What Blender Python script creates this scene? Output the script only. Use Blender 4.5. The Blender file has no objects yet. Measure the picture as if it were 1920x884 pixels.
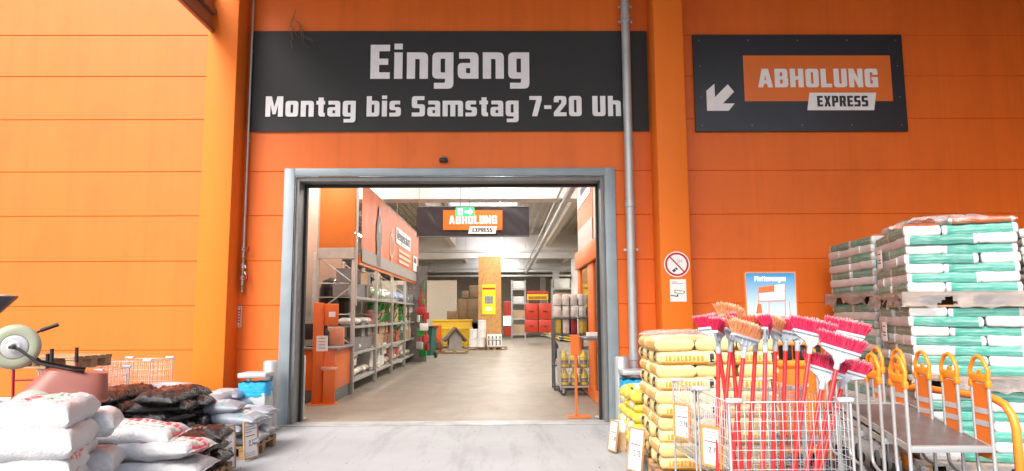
import bpy, bmesh, math, random
from mathutils import Vector, Matrix, Quaternion, noise
from mathutils.geometry import tessellate_polygon
R = math.radians
rnd = random.Random(7)
C = bpy.context.scene.collection
SC = bpy.context.scene

# ------------------------------------------------------------------ camera
EYE, FOC = 1.65, 1280.0 / 1920.0
PITCH, YAW, ROLL = R(6.6), R(-0.7), R(0.3)
fwd = Vector((-math.sin(YAW)*math.cos(PITCH), math.cos(YAW)*math.cos(PITCH), math.sin(PITCH)))
rt0 = Vector((math.cos(YAW), math.sin(YAW), 0)); up0 = rt0.cross(fwd)
rt = rt0*math.cos(ROLL) - up0*math.sin(ROLL)
up = up0*math.cos(ROLL) + rt0*math.sin(ROLL)
camd = bpy.data.cameras.new('camera'); cam = bpy.data.objects.new('camera', camd); C.objects.link(cam)
m = Matrix.Identity(4)
for i in range(3):
    m[i][0] = rt[i]; m[i][1] = up[i]; m[i][2] = -fwd[i]
m[2][3] = EYE
cam.matrix_world = m
camd.sensor_width = 36; camd.lens = 36*FOC; camd.clip_start = .05; camd.clip_end = 2000
SC.camera = cam
# ------------------------------------------------------------------ world, sun, exposure
SUN_EL, SUN_AZ = 45, 206        # azimuth: direction the light comes from, clockwise from +Y
w = bpy.data.worlds.new('World'); SC.world = w; w.use_nodes = True
nt = w.node_tree; nt.nodes.clear()
sky = nt.nodes.new('ShaderNodeTexSky'); sky.sky_type = 'NISHITA'; sky.sun_disc = False
sky.sun_elevation = R(SUN_EL); sky.sun_rotation = R(SUN_AZ); sky.air_density = 1.0; sky.dust_density = 5.0; sky.ozone_density = .6
bg = nt.nodes.new('ShaderNodeBackground'); bg.inputs['Strength'].default_value = 0.14
wo = nt.nodes.new('ShaderNodeOutputWorld')
nt.links.new(sky.outputs[0], bg.inputs[0]); nt.links.new(bg.outputs[0], wo.inputs[0])
sl = bpy.data.lights.new('sun', 'SUN'); sl.energy = 2.1; sl.angle = R(34); sl.color = (1, .985, .96)
so = bpy.data.objects.new('sun', sl); C.objects.link(so)
sd = Vector((math.sin(R(SUN_AZ))*math.cos(R(SUN_EL)), math.cos(R(SUN_AZ))*math.cos(R(SUN_EL)), math.sin(R(SUN_EL))))
so.rotation_euler = (-sd).to_track_quat('-Z', 'Y').to_euler(); so.location = (0, 0, 30)
vs = SC.view_settings; vs.view_transform = 'Standard'; vs.look = 'None'; vs.gamma = 1; vs.use_curve_mapping = False
vs.exposure = 0.95
cy = SC.cycles; cy.max_bounces = 7; cy.diffuse_bounces = 4; cy.glossy_bounces = 3; cy.transmission_bounces = 4
cy.transparent_max_bounces = 8; cy.sample_clamp_indirect = 6; cy.use_denoising = True
cy.caustics_reflective = False; cy.caustics_refractive = False

# ------------------------------------------------------------------ finding places: a pixel of the photo on a plane
def ray(px, py): return fwd + rt*((px-960)/1280) + up*((442-py)/1280)
def W(px, py, Y): d = ray(px, py); t = Y/d.y; return Vector((d.x*t, Y, EYE+d.z*t))
def WX(px, py, X): d = ray(px, py); t = X/d.x; return Vector((X, d.y*t, EYE+d.z*t))
def G(px, py, z=0): d = ray(px, py); t = (z-EYE)/d.z; return Vector((d.x*t, d.y*t, z))

# ------------------------------------------------------------------ materials
MATS = {}
def newmat(name):
    mt = bpy.data.materials.new(name); mt.use_nodes = True
    return mt, mt.node_tree, mt.node_tree.nodes['Principled BSDF']
def math_n(t, op, a, b=None, clamp=False):
    n = t.nodes.new('ShaderNodeMath'); n.operation = op; n.use_clamp = clamp
    for i, v in enumerate((a, b)):
        if v is None: continue
        if isinstance(v, (int, float)): n.inputs[i].default_value = v
        else: t.links.new(v, n.inputs[i])
    return n.outputs[0]
def mixc(t, fac, a, b, mode='MIX'):
    n = t.nodes.new('ShaderNodeMix'); n.data_type = 'RGBA'; n.blend_type = mode
    for s, v in ((n.inputs[0], fac), (n.inputs[6], a), (n.inputs[7], b)):
        if isinstance(v, (int, float)): s.default_value = v
        elif isinstance(v, tuple): s.default_value = (*v, 1)
        else: t.links.new(v, s)
    return n.outputs[2]
def coords(t, kind='Object', scale=(1, 1, 1)):
    tc = t.nodes.new('ShaderNodeTexCoord'); mp = t.nodes.new('ShaderNodeMapping')
    mp.inputs['Scale'].default_value = scale
    t.links.new(tc.outputs[kind], mp.inputs[0]); return mp.outputs[0]
def noise_n(t, vec, scale, detail=4, rough=.55):
    n = t.nodes.new('ShaderNodeTexNoise'); n.inputs['Scale'].default_value = scale
    n.inputs['Detail'].default_value = detail; n.inputs['Roughness'].default_value = rough
    t.links.new(vec, n.inputs['Vector']); return n.outputs['Fac']
def ramp(t, fac, lo, hi):
    n = t.nodes.new('ShaderNodeMapRange'); n.inputs[1].default_value = lo; n.inputs[2].default_value = hi
    n.clamp = True; t.links.new(fac, n.inputs[0]); return n.outputs[0]
def bump_n(t, b, h, strength, dist=.01):
    n = t.nodes.new('ShaderNodeBump'); n.inputs['Strength'].default_value = strength; n.inputs['Distance'].default_value = dist
    t.links.new(h, n.inputs['Height']); t.links.new(n.outputs[0], b.inputs['Normal'])
def rgb(*c): return tuple(c)
def P(name, col, rough=.5, metal=0.0, var=.12, scale=6, bump=0, bscale=60, stretch=(1, 1, 1), spec=.5, dirt=None, coat=0, streak=None):
    if name in MATS: return MATS[name]
    mt, t, b = newmat(name)
    v = coords(t, 'Object', stretch)
    f = noise_n(t, v, scale, 5)
    lo = tuple(max(0, c*(1-var)) for c in col); hi = tuple(min(1, c*(1+var)) for c in col)
    c = mixc(t, ramp(t, f, .3, .7), lo, hi)
    if dirt:
        f2 = noise_n(t, coords(t, 'Object', (1, 1, .6)), dirt[1], 6, .65)
        c = mixc(t, math_n(t, 'MULTIPLY', ramp(t, f2, .5, .75), dirt[2]), c, dirt[0])
    if streak:
        f3 = noise_n(t, coords(t, 'Object', streak), 1.0, 5, .7)
        c = mixc(t, math_n(t, 'MULTIPLY', ramp(t, f3, .48, .78), .30), c, tuple(k*.62 for k in col))
    t.links.new(c, b.inputs['Base Color'])
    b.inputs['Roughness'].default_value = rough; b.inputs['Metallic'].default_value = metal
    b.inputs['Specular IOR Level'].default_value = spec
    b.inputs['Coat Weight'].default_value = coat
    if rough < .9:
        fr = noise_n(t, v, scale*3, 3)
        t.links.new(math_n(t, 'ADD', math_n(t, 'MULTIPLY', fr, .2), rough-.1), b.inputs['Roughness'])
    if bump: bump_n(t, b, noise_n(t, coords(t, 'Object'), bscale, 4), bump)
    MATS[name] = mt; return mt
def emit(name, col, s):
    mt, t, b = newmat(name)
    b.inputs['Base Color'].default_value = (*col, 1); b.inputs['Emission Color'].default_value = (*col, 1); b.inputs['Emission Strength'].default_value = s
    MATS[name] = mt; return mt

# ------------------------------------------------------------------ mesh building
class MB:
    def __init__(s): s.bm = bmesh.new(); s.mi = 0
    def _tag(s, faces):
        for f in faces: f.material_index = s.mi
    def box(s, c, d, rz=0, M=None, bev=0, seg=2):
        hx, hy, hz = d[0]/2, d[1]/2, d[2]/2
        T = Matrix.Translation(Vector(c)) @ Matrix.Rotation(rz, 4, 'Z')
        if M is not None: T = M @ T
        vs_ = [s.bm.verts.new(T @ Vector((x, y, z))) for x in (-hx, hx) for y in (-hy, hy) for z in (-hz, hz)]
        fs = [s.bm.faces.new([vs_[i] for i in q]) for q in ((0, 1, 3, 2), (4, 6, 7, 5), (0, 4, 5, 1), (2, 3, 7, 6), (0, 2, 6, 4), (1, 5, 7, 3))]
        s._tag(fs)
        if bev:
            es = list({e for f in fs for e in f.edges})
            r = bmesh.ops.bevel(s.bm, geom=es, offset=bev, segments=seg, affect='EDGES', profile=.5)
            s._tag(r['faces'])
        return s
    def span(s, a, b, bev=0, M=None):   # box between two corners
        a, b = Vector(a), Vector(b)
        return s.box((a+b)/2, [abs(b[i]-a[i]) for i in range(3)], bev=bev, M=M)
    def tube(s, pts, r, n=8, closed=False, cap=True, r_end=None):
        pts = [Vector(p) for p in pts]; N = len(pts); rings = []
        nrm = None
        for i, p in enumerate(pts):
            if closed: t = (pts[(i+1) % N]-pts[i-1])
            else: t = pts[min(i+1, N-1)]-pts[max(i-1, 0)]
            t.normalize()
            if nrm is None:
                nrm = t.orthogonal().normalized()
            else:
                nrm = (nrm - t*nrm.dot(t))
                nrm = nrm.normalized() if nrm.length > 1e-6 else t.orthogonal().normalized()
            bn = t.cross(nrm)
            rr = r if r_end is None else r+(r_end-r)*i/(N-1)
            rings.append([s.bm.verts.new(p+(nrm*math.cos(2*math.pi*k/n)+bn*math.sin(2*math.pi*k/n))*rr) for k in range(n)])
        fs = []
        for i in range(N if closed else N-1):
            a, b = rings[i], rings[(i+1) % N]
            for k in range(n): fs.append(s.bm.faces.new((a[k], a[(k+1) % n], b[(k+1) % n], b[k])))
        if cap and not closed:
            fs.append(s.bm.faces.new(rings[0][::-1])); fs.append(s.bm.faces.new(rings[-1]))
        s._tag(fs); return s
    def lathe(s, prof, n=20, M=None, closed_ends=True):
        M = M or Matrix.Identity(4); rings = []; fs = []
        for r, z in prof:
            rings.append([s.bm.verts.new(M @ Vector((r*math.cos(2*math.pi*k/n), r*math.sin(2*math.pi*k/n), z))) for k in range(n)])
        for a, b in zip(rings, rings[1:]):
            for k in range(n): fs.append(s.bm.faces.new((a[k], a[(k+1) % n], b[(k+1) % n], b[k])))
        if closed_ends:
            fs.append(s.bm.faces.new(rings[0][::-1])); fs.append(s.bm.faces.new(rings[-1]))
        s._tag(fs); return s
    def prism(s, contours, d, M=None):  # closed outline (+ holes) in local xy, thickness d along +z
        M = M or Matrix.Identity(4)
        flat = [p for c in contours for p in c]
        tris = tessellate_polygon([[Vector((x, y, 0)) for x, y in c] for c in contours])
        fr = [s.bm.verts.new(M @ Vector((x, y, d))) for x, y in flat]
        bk = [s.bm.verts.new(M @ Vector((x, y, 0))) for x, y in flat]
        fs = []
        for t in tris:
            A = [Vector((*flat[i], 0)) for i in t]
            o = list(t) if (A[1]-A[0]).cross(A[2]-A[0]).z > 0 else list(t)[::-1]
            for vv, oo in ((fr, o), (bk, o[::-1])):
                try: fs.append(s.bm.faces.new([vv[i] for i in oo]))
                except ValueError: pass
        k = 0
        for c in contours:
            n = len(c)
            for i in range(n):
                a, b = k+i, k+(i+1) % n
                fs.append(s.bm.faces.new((bk[a], bk[b], fr[b], fr[a])))
            k += n
        s._tag(fs); return s
    def sheet(s, nx, ny, fn):
        g = [[s.bm.verts.new(fn(i/nx, j/ny)) for i in range(nx+1)] for j in range(ny+1)]
        s._tag([s.bm.faces.new((g[j][i], g[j][i+1], g[j+1][i+1], g[j+1][i])) for j in range(ny) for i in range(nx)]); return s
    def mesh(s, name, mats, smooth=None):
        bmesh.ops.recalc_face_normals(s.bm, faces=s.bm.faces)
        me = bpy.data.meshes.new(name); s.bm.to_mesh(me); s.bm.free()
        for mm in (mats if isinstance(mats, (list, tuple)) else [mats]): me.materials.append(mm)
        if smooth:
            me.polygons.foreach_set('use_smooth', [True]*len(me.polygons))
            if smooth < 180: me.set_sharp_from_angle(angle=R(smooth))
        return me
    def build(s, name, mats, parent=None, loc=None, rz=0, smooth=None):
        return put(name, s.mesh(name, mats, smooth), parent, loc, rz)
def put(name, me, parent=None, loc=None, rz=0):
    o = bpy.data.objects.new(name, me); C.objects.link(o)
    if parent is not None: o.parent = parent
    if loc is not None: o.location = loc
    o.rotation_euler = (0, 0, rz); return o
def tag(o, label=None, cat=None, group=None, kind=None):
    if label: o['label'] = label
    if cat: o['category'] = cat
    if group: o['group'] = group
    if kind: o['kind'] = kind
    return o
def thing(name, label, cat, loc=(0, 0, 0), rz=0, group=None):
    o = bpy.data.objects.new(name, None); C.objects.link(o); o.location = loc; o.rotation_euler = (0, 0, rz); o.empty_display_size = .1
    return tag(o, label, cat, group)
def copy_tree(o, parent=None, loc=None, rz=None, label=None):
    c = o.copy(); C.objects.link(c); c.parent = parent
    if loc is not None: c.location = loc
    if rz is not None: c.rotation_euler = (0, 0, rz)
    if label: c['label'] = label
    for ch in list(o.children): copy_tree(ch, c)
    return c
ORD = ['top', 'second', 'third', 'fourth', 'fifth', 'sixth', 'seventh', 'eighth', 'ninth', 'tenth', 'eleventh', 'twelfth']
NTH = ['first'] + ORD[1:]
def XZ(x, y, z): return Matrix.Translation((x, y, z)) @ Matrix.Rotation(R(90), 4, 'X')   # local xy -> world xz, local z -> toward the camera (-y)

# ------------------------------------------------------------------ block lettering
RO, RI = 1.5, .4
GL = {
 'E': (5.6, [[(0,0),(5.6,0),(5.6,1.9),(2.5,1.9),(2.5,4.1),(5.1,4.1),(5.1,5.9),(2.5,5.9),(2.5,8.1),(5.6,8.1),(5.6,10),(0,10)]]),
 'i': (2.4, [[(0,0),(2.4,0),(2.4,7.2),(0,7.2)],[(0,8.3),(2.4,8.3),(2.4,10.4),(0,10.4)]]),
 'n': (6.1, [[(0,0),(2.4,0),(2.4,5.4),(3.7,5.4,RI),(3.7,0),(6.1,0),(6.1,7.2,RO),(0,7.2)]]),
 'g': (6.1, [[(6.1,7.2),(0,7.2,RO),(0,0,RO),(3.7,0),(3.7,-1.2,RI),(.5,-1.2),(.5,-2.9),(6.1,-2.9,RO)],[(2.4,1.7,RI),(2.4,5.5,RI),(3.7,5.5),(3.7,1.7)]]),
 'a': (6.0, [[(6,0),(0,0,RO),(0,4.3,1.3),(3.6,4.3),(3.6,5.5,RI),(.4,5.5),(.4,7.2),(6,7.2,RO)],[(2.4,1.5,.3),(2.4,2.9,.3),(3.6,2.9),(3.6,1.5)]]),
 'M': (8.2, [[(0,0),(2.3,0),(2.3,6.0),(3.4,1.2),(4.8,1.2),(5.9,6.0),(5.9,0),(8.2,0),(8.2,10),(5.4,10),(4.1,4.6),(2.8,10),(0,10)]]),
 'o': (6.0, [[(0,0,RO),(6,0,RO),(6,7.2,RO),(0,7.2,RO)],[(2.4,1.7,RI),(3.6,1.7,RI),(3.6,5.5,RI),(2.4,5.5,RI)]]),
 't': (4.1, [[(1,9.2),(1,7.2),(0,7.2),(0,5.5),(1,5.5),(1,0,RO),(4.1,0),(4.1,1.7),(3.4,1.7,.3),(3.4,5.5),(4.1,5.5),(4.1,7.2),(3.4,7.2),(3.4,9.2)]]),
 'b': (6.0, [[(0,0),(6,0,RO),(6,7.2,RO),(2.4,7.2),(2.4,10),(0,10)],[(2.4,1.7),(3.6,1.7,RI),(3.6,5.5,RI),(2.4,5.5)]]),
 's': (5.4, [[(0,0),(5.4,0,RO),(5.4,4.3,1.3),(2.4,4.3,RI),(2.4,5.5,RI),(5,5.5),(5,7.2),(0,7.2,RO),(0,2.9,1.3),(3,2.9,RI),(3,1.7,RI),(0,1.7)]]),
 'S': (6.2, [[(0,0),(6.2,0,RO),(6.2,6,1.4),(2.5,6,RI),(2.5,8.1,RI),(5.9,8.1),(5.9,10),(0,10,RO),(0,4.1,1.4),(3.7,4.1,RI),(3.7,1.9,RI),(0,1.9)]]),
 'm': (9.6, [[(0,0),(2.4,0),(2.4,5.4),(3.6,5.4,.3),(3.6,0),(6,0),(6,5.4),(7.2,5.4,.3),(7.2,0),(9.6,0),(9.6,7.2,RO),(0,7.2)]]),
 '7': (5.8, [[(1.2,0),(3.7,0),(5.8,8.1),(5.8,10),(0,10),(0,8.1),(3.2,8.1)]]),
 '-': (3.4, [[(0,3.6),(3.4,3.6),(3.4,5.4),(0,5.4)]]),
 '.': (2.4, [[(0,0),(2.4,0),(2.4,2.2),(0,2.2)]]),
 '2': (6.0, [[(0,0),(6,0),(6,1.9),(2.7,1.9),(6,6.1,.6),(6,10,RO),(0,10,RO),(0,6.9),(2.4,6.9),(2.4,8.1,.3),(3.6,8.1,.3),(3.6,6.6),(0,1.9)]]),
 '0': (6.0, [[(0,0,RO),(6,0,RO),(6,10,RO),(0,10,RO)],[(2.4,1.9,RI),(3.6,1.9,RI),(3.6,8.1,RI),(2.4,8.1,RI)]]),
 'O': (6.2, [[(0,0,RO),(6.2,0,RO),(6.2,10,RO),(0,10,RO)],[(2.5,1.9,RI),(3.7,1.9,RI),(3.7,8.1,RI),(2.5,8.1,RI)]]),
 'U': (6.2, [[(0,10),(0,0,RO),(6.2,0,RO),(6.2,10),(3.7,10),(3.7,1.9,RI),(2.5,1.9,RI),(2.5,10)]]),
 'h': (6.1, [[(0,0),(2.4,0),(2.4,5.4),(3.7,5.4,RI),(3.7,0),(6.1,0),(6.1,7.2,RO),(2.4,7.2),(2.4,10),(0,10)]]),
 'r': (4.0, [[(0,0),(2.4,0),(2.4,5.4),(4,5.4),(4,7.2),(0,7.2)]]),
 'A': (7.0, [[(0,0),(2.4,0),(2.8,2),(4.2,2),(4.6,0),(7,0),(5,10),(2,10)],[(3.1,3.8),(3.9,3.8),(3.5,6.8)]]),
 'B': (6.3, [[(0,0),(6.3,0,RO),(6.3,4.9,.8),(5.8,5.2),(6.1,5.6,.3),(6.1,10,RO),(0,10)],[(2.5,1.9),(3.8,1.9,RI),(3.8,4.2,RI),(2.5,4.2)],[(2.5,6),(3.7,6,RI),(3.7,8.1,RI),(2.5,8.1)]]),
 'H': (6.4, [[(0,0),(2.5,0),(2.5,4.1),(3.9,4.1),(3.9,0),(6.4,0),(6.4,10),(3.9,10),(3.9,6),(2.5,6),(2.5,10),(0,10)]]),
 'L': (5.2, [[(0,0),(5.2,0),(5.2,1.9),(2.5,1.9),(2.5,10),(0,10)]]),
 'N': (6.6, [[(0,0),(2.4,0),(2.4,5.2),(4.3,0),(6.6,0),(6.6,10),(4.2,10),(4.2,4.8),(2.3,10),(0,10)]]),
 'G': (6.2, [[(6.2,0),(0,0,RO),(0,10,RO),(6.2,10,RO),(6.2,6.7),(3.7,6.7),(3.7,8.1,RI),(2.5,8.1,RI),(2.5,1.9,RI),(3.7,1.9),(3.7,3.8),(3.2,3.8),(3.2,5.5),(6.2,5.5)]]),
 'X': (6.6, [[(0,0),(2.5,0),(3.3,2.9),(4.1,0),(6.6,0),(4.7,5),(6.5,10),(4,10),(3.3,7.3),(2.6,10),(.1,10),(1.9,5)]]),
 'P': (6.2, [[(0,0),(2.5,0),(2.5,3.6),(6.2,3.6,RO),(6.2,10,RO),(0,10)],[(2.5,5.4),(3.7,5.4,RI),(3.7,8.1,RI),(2.5,8.1)]]),
 'R': (6.4, [[(0,0),(2.5,0),(2.5,3.6),(3,3.6),(3.8,0),(6.4,0),(5.4,4.1),(6.2,5,.6),(6.2,10,RO),(0,10)],[(2.5,5.4),(3.7,5.4,RI),(3.7,8.1,RI),(2.5,8.1)]]),
 'l': (2.4, [[(0,0),(2.4,0),(2.4,10),(0,10)]]),
 'e': (6.0, [[(0,0,RO),(5.6,0),(5.6,1.7),(2.4,1.7,.3),(2.4,2.9),(6,2.9),(6,7.2,RO),(0,7.2,RO)],[(2.4,4.3),(3.6,4.3),(3.6,5.6,.3),(2.4,5.6,.3)]]),
 'w': (8.6, [[(1,0),(3.4,0),(4.3,4.2),(5.2,0),(7.6,0),(8.6,7.2),(6.4,7.2),(6.2,3.4),(5.3,7.2),(3.3,7.2),(2.4,3.4),(2.2,7.2),(0,7.2)]]),
}
def rounded(c):
    out = []; n = len(c)
    for i, p in enumerate(c):
        if len(p) < 3: out.append((p[0], p[1])); continue
        p0 = Vector(c[i-1][:2]); p1 = Vector(p[:2]); p2 = Vector(c[(i+1) % n][:2])
        a, b = (p0-p1), (p2-p1); r = min(p[2], a.length*.48, b.length*.48)
        A, B = p1+a.normalized()*r, p1+b.normalized()*r
        for k in range(4):
            t = k/3; q = A*(1-t)**2+p1*2*t*(1-t)+B*t*t; out.append((q.x, q.y))
    return out
def text_mb(mb, txt, x0, z0, capz, width=None, M=None, d=.004, gap=1.0, slant=0):
    """write txt with its baseline start at local (x0, z0); width fits the line"""
    tot = sum((GL[ch][0] if ch != ' ' else 2.8)+gap for ch in txt)-gap
    s = capz/10; sx = s if width is None else width/tot
    x = 0
    for ch in txt:
        if ch == ' ': x += 2.8+gap; continue
        wd, cs = GL[ch]
        if ch.islower(): cs = [[(p[0], p[1]*1.075 if 0 < p[1] <= 7.2 else p[1] if p[1] <= 0 else 7.74+(p[1]-7.2)*.81, *p[2:]) for p in c] for c in cs]
        cs = [[(x0+((x+px+slant*pz)*sx), z0+pz*s) for px, pz in rounded(c)] for c in cs]
        if ch == 'i':
            for c in cs: mb.prism([c], d, M)
        else: mb.prism(cs, d, M)
        x += wd+gap
    return mb
# ================================================================== the setting
D = 10.6                    # distance of the facade
def ground_mat():
    mt, t, b = newmat('concrete yard')
    v = coords(t, 'Object')
    c = mixc(t, ramp(t, noise_n(t, v, .5, 6, .6), .3, .7), (.29, .305, .325), (.36, .38, .40))
    c = mixc(t, math_n(t, 'MULTIPLY', ramp(t, noise_n(t, v, 2.3, 8, .7), .55, .75), .35), c, (.26, .255, .25))
    c = mixc(t, math_n(t, 'MULTIPLY', ramp(t, noise_n(t, coords(t, 'Object', (1.8, .22, 1)), 1.5, 7, .7), .50, .68), .55), c, (.19, .195, .20))
    c = mixc(t, math_n(t, 'MULTIPLY', ramp(t, noise_n(t, v, 38, 3, .6), .62, .8), .35), c, (.21, .205, .20))
    t.links.new(c, b.inputs['Base Color']); b.inputs['Roughness'].default_value = .75
    bump_n(t, b, noise_n(t, v, 90, 5, .7), .25, .006)
    return mt
def hall_floor_mat():
    mt, t, b = newmat('hall floor')
    v = coords(t, 'Object')
    c = mixc(t, ramp(t, noise_n(t, v, .6, 6, .6), .3, .7), (.20, .172, .138), (.255, .222, .180))
    f = noise_n(t, coords(t, 'Object', (1.4, .25, 1)), 2.2, 7, .65)
    c = mixc(t, math_n(t, 'MULTIPLY', ramp(t, f, .5, .72), .5), c, (.145, .125, .10))
    f = noise_n(t, coords(t, 'Object', (.3, 3.5, 1)), 1.3, 6, .6)
    c = mixc(t, math_n(t, 'MULTIPLY', ramp(t, f, .55, .7), .25), c, (.30, .27, .225))
    t.links.new(c, b.inputs['Base Color'])
    t.links.new(math_n(t, 'ADD', math_n(t, 'MULTIPLY', noise_n(t, v, 1.7, 5), .3), .36), b.inputs['Roughness'])
    bump_n(t, b, noise_n(t, v, 40, 4), .08, .004)
    return mt
mb = MB(); mb.sheet(1, 1, lambda a, b: Vector((-400+800*a, -400+800*b, 0)))
tag(mb.build('ground', ground_mat()), 'pale worn concrete yard in front of the entrance', kind='structure')
mb = MB(); mb.sheet(1, 1, lambda a, b: Vector((-11.8+25.6*a, D+.02+45*b, .006)))
tag(mb.build('floor', hall_floor_mat()), 'beige worn concrete floor inside the hall', kind='structure')
mb = MB(); mb.span((-3.55, D-.1, .0), (1.75, D+.28, .014), bev=.006)
tag(mb.build('threshold', P('threshold', (.33, .34, .35), .5, .0, .25, 3, .2, 40)), 'grey steel threshold strip across the gateway', kind='structure')

# ---- building
OR = P('orange paint', (.76, .150, .016), .48, 0, .06, .8, .03, 14, (1, 1, .12), .36, ((.52, .095, .012), 1.6, .35), 0, (7, 7, .12))
ORP = P('orange pillar paint', (.80, .185, .020), .55, 0, .05, 1.2, .02, 18, (1, 1, .2), .22)
STEEL = P('light grey steel', (.27, .33, .37), .42, .2, .10, 3, .03, 40)
GALV = P('galvanised steel', (.46, .49, .51), .42, .45, .10, 3, .03, 12)
DGREY = P('dark grey steel', (.13, .14, .145), .45, .3, .15, 4)
BLACK = P('black rubber', (.012, .012, .013), .55)
BEIGE = P('beige wall paint', (.60, .54, .46), .7, 0, .06, 1.5)
WHITEW = P('white roof paint', (.70, .71, .72), .6, 0, .06, 1.5)
ROOFD = P('grey trapezoid deck', (.46, .43, .39), .55, 0, .15, 2)
WHITEP = P('white paint', (.78, .78, .77), .45, 0, .05, 4)
OFFW = P('sign white', (.80, .81, .84), .5, 0, .05, 5)
bld = thing('warehouse_building', 'long orange panelled store hall with open gateway', 'building', (0, D, 0))
def bput(mb, name, mt, smooth=None):
    o = mb.build(name, mt, None, None, 0, smooth); o.parent = bld; o.matrix_parent_inverse = Matrix.Translation((0, -D, 0)); return o
GL0, GR0 = W(532, 400, D).x, W(1154, 400, D).x            # outer edges of the gate frame
GZ = W(845, 316, D).z
seams = [W(200, y, D).z for y in (658, 575, 491, 406, 323, 225, 144, 67)] + [6.85, 7.55, 8.25]
PL0, PL1 = W(373, 400, D-.46).x, W(432, 400, D-.46).x
PR0, PR1 = W(1236, 400, D-.46).x, W(1293, 400, D-.46).x
def panel(mb, x0, x1, z0, z1, y=D):   # one horizontal cladding panel with its edges turned in
    g, dp = .010, .013
    pr = [(z0, dp), (z0+g*.4, dp*.5), (z0+g, 0), (z1-g, 0), (z1-g*.4, dp*.5), (z1, dp)]
    nx = max(1, int((x1-x0)/1.2))
    mb.sheet(nx, 5, lambda a, b: Vector((x0+(x1-x0)*a, y+pr[round(b*5)][1], pr[round(b*5)][0])))
PLINTH = .45
zs = [PLINTH]+seams
mb = MB()
for z0, z1 in zip(zs, zs[1:]):
    for x0, x1 in ((-16, PL0+.1), (PL0+.1, GL0+.05), (GR0-.05, PR1-.1), (PR1-.1, 15)):
        if z0 >= GZ-.05 and x1 == GL0+.05: panel(mb, x0, PR1-.1, z0, z1)
        elif z0 >= GZ-.05 and x0 == GR0-.05: continue
        elif z1 > GZ and x1 == GL0+.05:
            panel(mb, x0, x1, z0, GZ-.02); panel(mb, x0, PR1-.1, GZ-.02, z1)
        elif z1 > GZ and x0 == GR0-.05: panel(mb, x0, x1, z0, GZ-.02)
        else: panel(mb, x0, x1, z0, z1)
mb.span((-16, D+.03, 0), (GL0+.06, D+.2, 8.25)); mb.span((GR0-.06, D+.03, 0), (15, D+.2, 8.25)); mb.span((GL0+.06, D+.03, GZ-.05), (GR0-.06, D+.2, 8.25))
bput(mb, 'facade_wall', OR)
PLM = P('plinth render', (.46, .49, .51), .7, 0, .12, 3, .15, 40)
for a, b in ((-16, PL0+.01), (PL1-.01, GL0), (GR0, PR0+.01), (PR1-.01, 15)):
    mb = MB(); mb.span((a, D-.035, -.05), (b, D+.02, PLINTH), bev=.008); bput(mb, 'plinth', PLM)
for a, b in ((PL0, PL1), (PR0, PR1)):
    mb = MB(); mb.span((a, D-.46, 0), (b, D+.01, 8.2), bev=.018)
    bput(mb, 'pillar', ORP, 40)
# pale cover strip along the left pillar
mb = MB(); mb.span((PL0-.03, D-.03, PLINTH), (PL0-.004, D+.01, 8.2), bev=.004); bput(mb, 'corner_trim', P('pale orange trim', (.85, .42, .2), .4))
# gate frame
fw = .165
mb = MB()
mb.span((GL0, D-.035, 0), (GL0+fw, D+.03, GZ), bev=.006); mb.span((GR0-fw, D-.035, 0), (GR0, D+.03, GZ), bev=.006)
mb.span((GL0+fw, D-.034, GZ-.125), (GR0-fw, D+.03, GZ-.001), bev=.006)
bput(mb, 'gate_frame', STEEL, 40)
mb = MB(); iz = GZ-.125
mb.span((GL0+fw, D+.03, 0), (GL0+fw+.06, D+.32, iz), bev=.005); mb.span((GR0-fw-.06, D+.03, 0), (GR0-fw, D+.32, iz), bev=.005)
mb.span((GL0+fw+.06, D+.03, iz-.07), (GR0-fw-.06, D+.32, iz), bev=.005)
bput(mb, 'gate_reveal', P('reveal grey', (.20, .215, .225), .45, .2, .12, 3), 40)
mb = MB()
mb.span((GL0+fw+.055, D+.32, 0), (GL0+fw+.10, D+.42, iz), bev=.004); mb.span((GR0-fw-.10, D+.32, 0), (GR0-fw-.055, D+.42, iz), bev=.004)
mb.span((GL0+fw+.10, D+.325, iz-.11), (GR0-fw-.10, D+.42, iz-.05), bev=.004)
bput(mb, 'door_seal', BLACK)
# canopy high above the entrance, seen only by its side fascia and by the shade under it
CX = W(396, 62, D-.46).x-.02
mb = MB()
z1 = W(396, 62, D-.46).z
mb.span((CX, 3.6, z1+.02), (CX+.025, D-.03, z1+.75)); 
bput(mb, 'canopy_fascia', P('brown fascia', (.40, .17, .10), .4, 0, .1, 3))
mb = MB(); mb.span((CX+.0251, 3.6, z1), (CX+.075, D-.47, z1+.05), bev=.006); mb.span((CX+.026, 3.6, z1+.28), (CX+.10, D-.47, z1+.36), bev=.006)
bput(mb, 'canopy_gutter', P('gutter brown', (.23, .12, .085), .45, .2), 40)
mb = MB(); mb.span((CX+.026, 4.2, 7.35), (15, D-.02, 7.55)); bput(mb, 'canopy_roof', P('canopy deck', (.30, .27, .24), .6))
mb = MB(); mb.span((9.2, 1.5, 0), (9.5, D-.03, 7.34)); bput(mb, 'added_shade_wall', P('added shade wall paint', (.30, .10, .03), .6))  # unseen wall added to block light and darken the facade at right
# hall shell
HX0, HX1, HY1, HZ = -11.9, 13.9, 55, 6.4
def wallbox(a, b, mt=BEIGE, name='interior_wall'):
    mb = MB(); mb.span(a, b); return bput(mb, name, mt)
wallbox((HX0-.2, D+.2, 0), (HX0, HY1, HZ)); wallbox((HX1, D+.2, 0), (HX1+.2, HY1, HZ)); wallbox((HX0, HY1, 0), (HX1, HY1+.2, HZ), P('back wall', (.60, .56, .50), .8))
wallbox((-4.55, D+.2, 0), (-4.38, 18.5, HZ)); wallbox((-7.5, 39, 0), (-2.7, 39.2, 3.6), P('cream brick wall', (.58, .52, .43), .8, 0, .08, 12))
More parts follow.
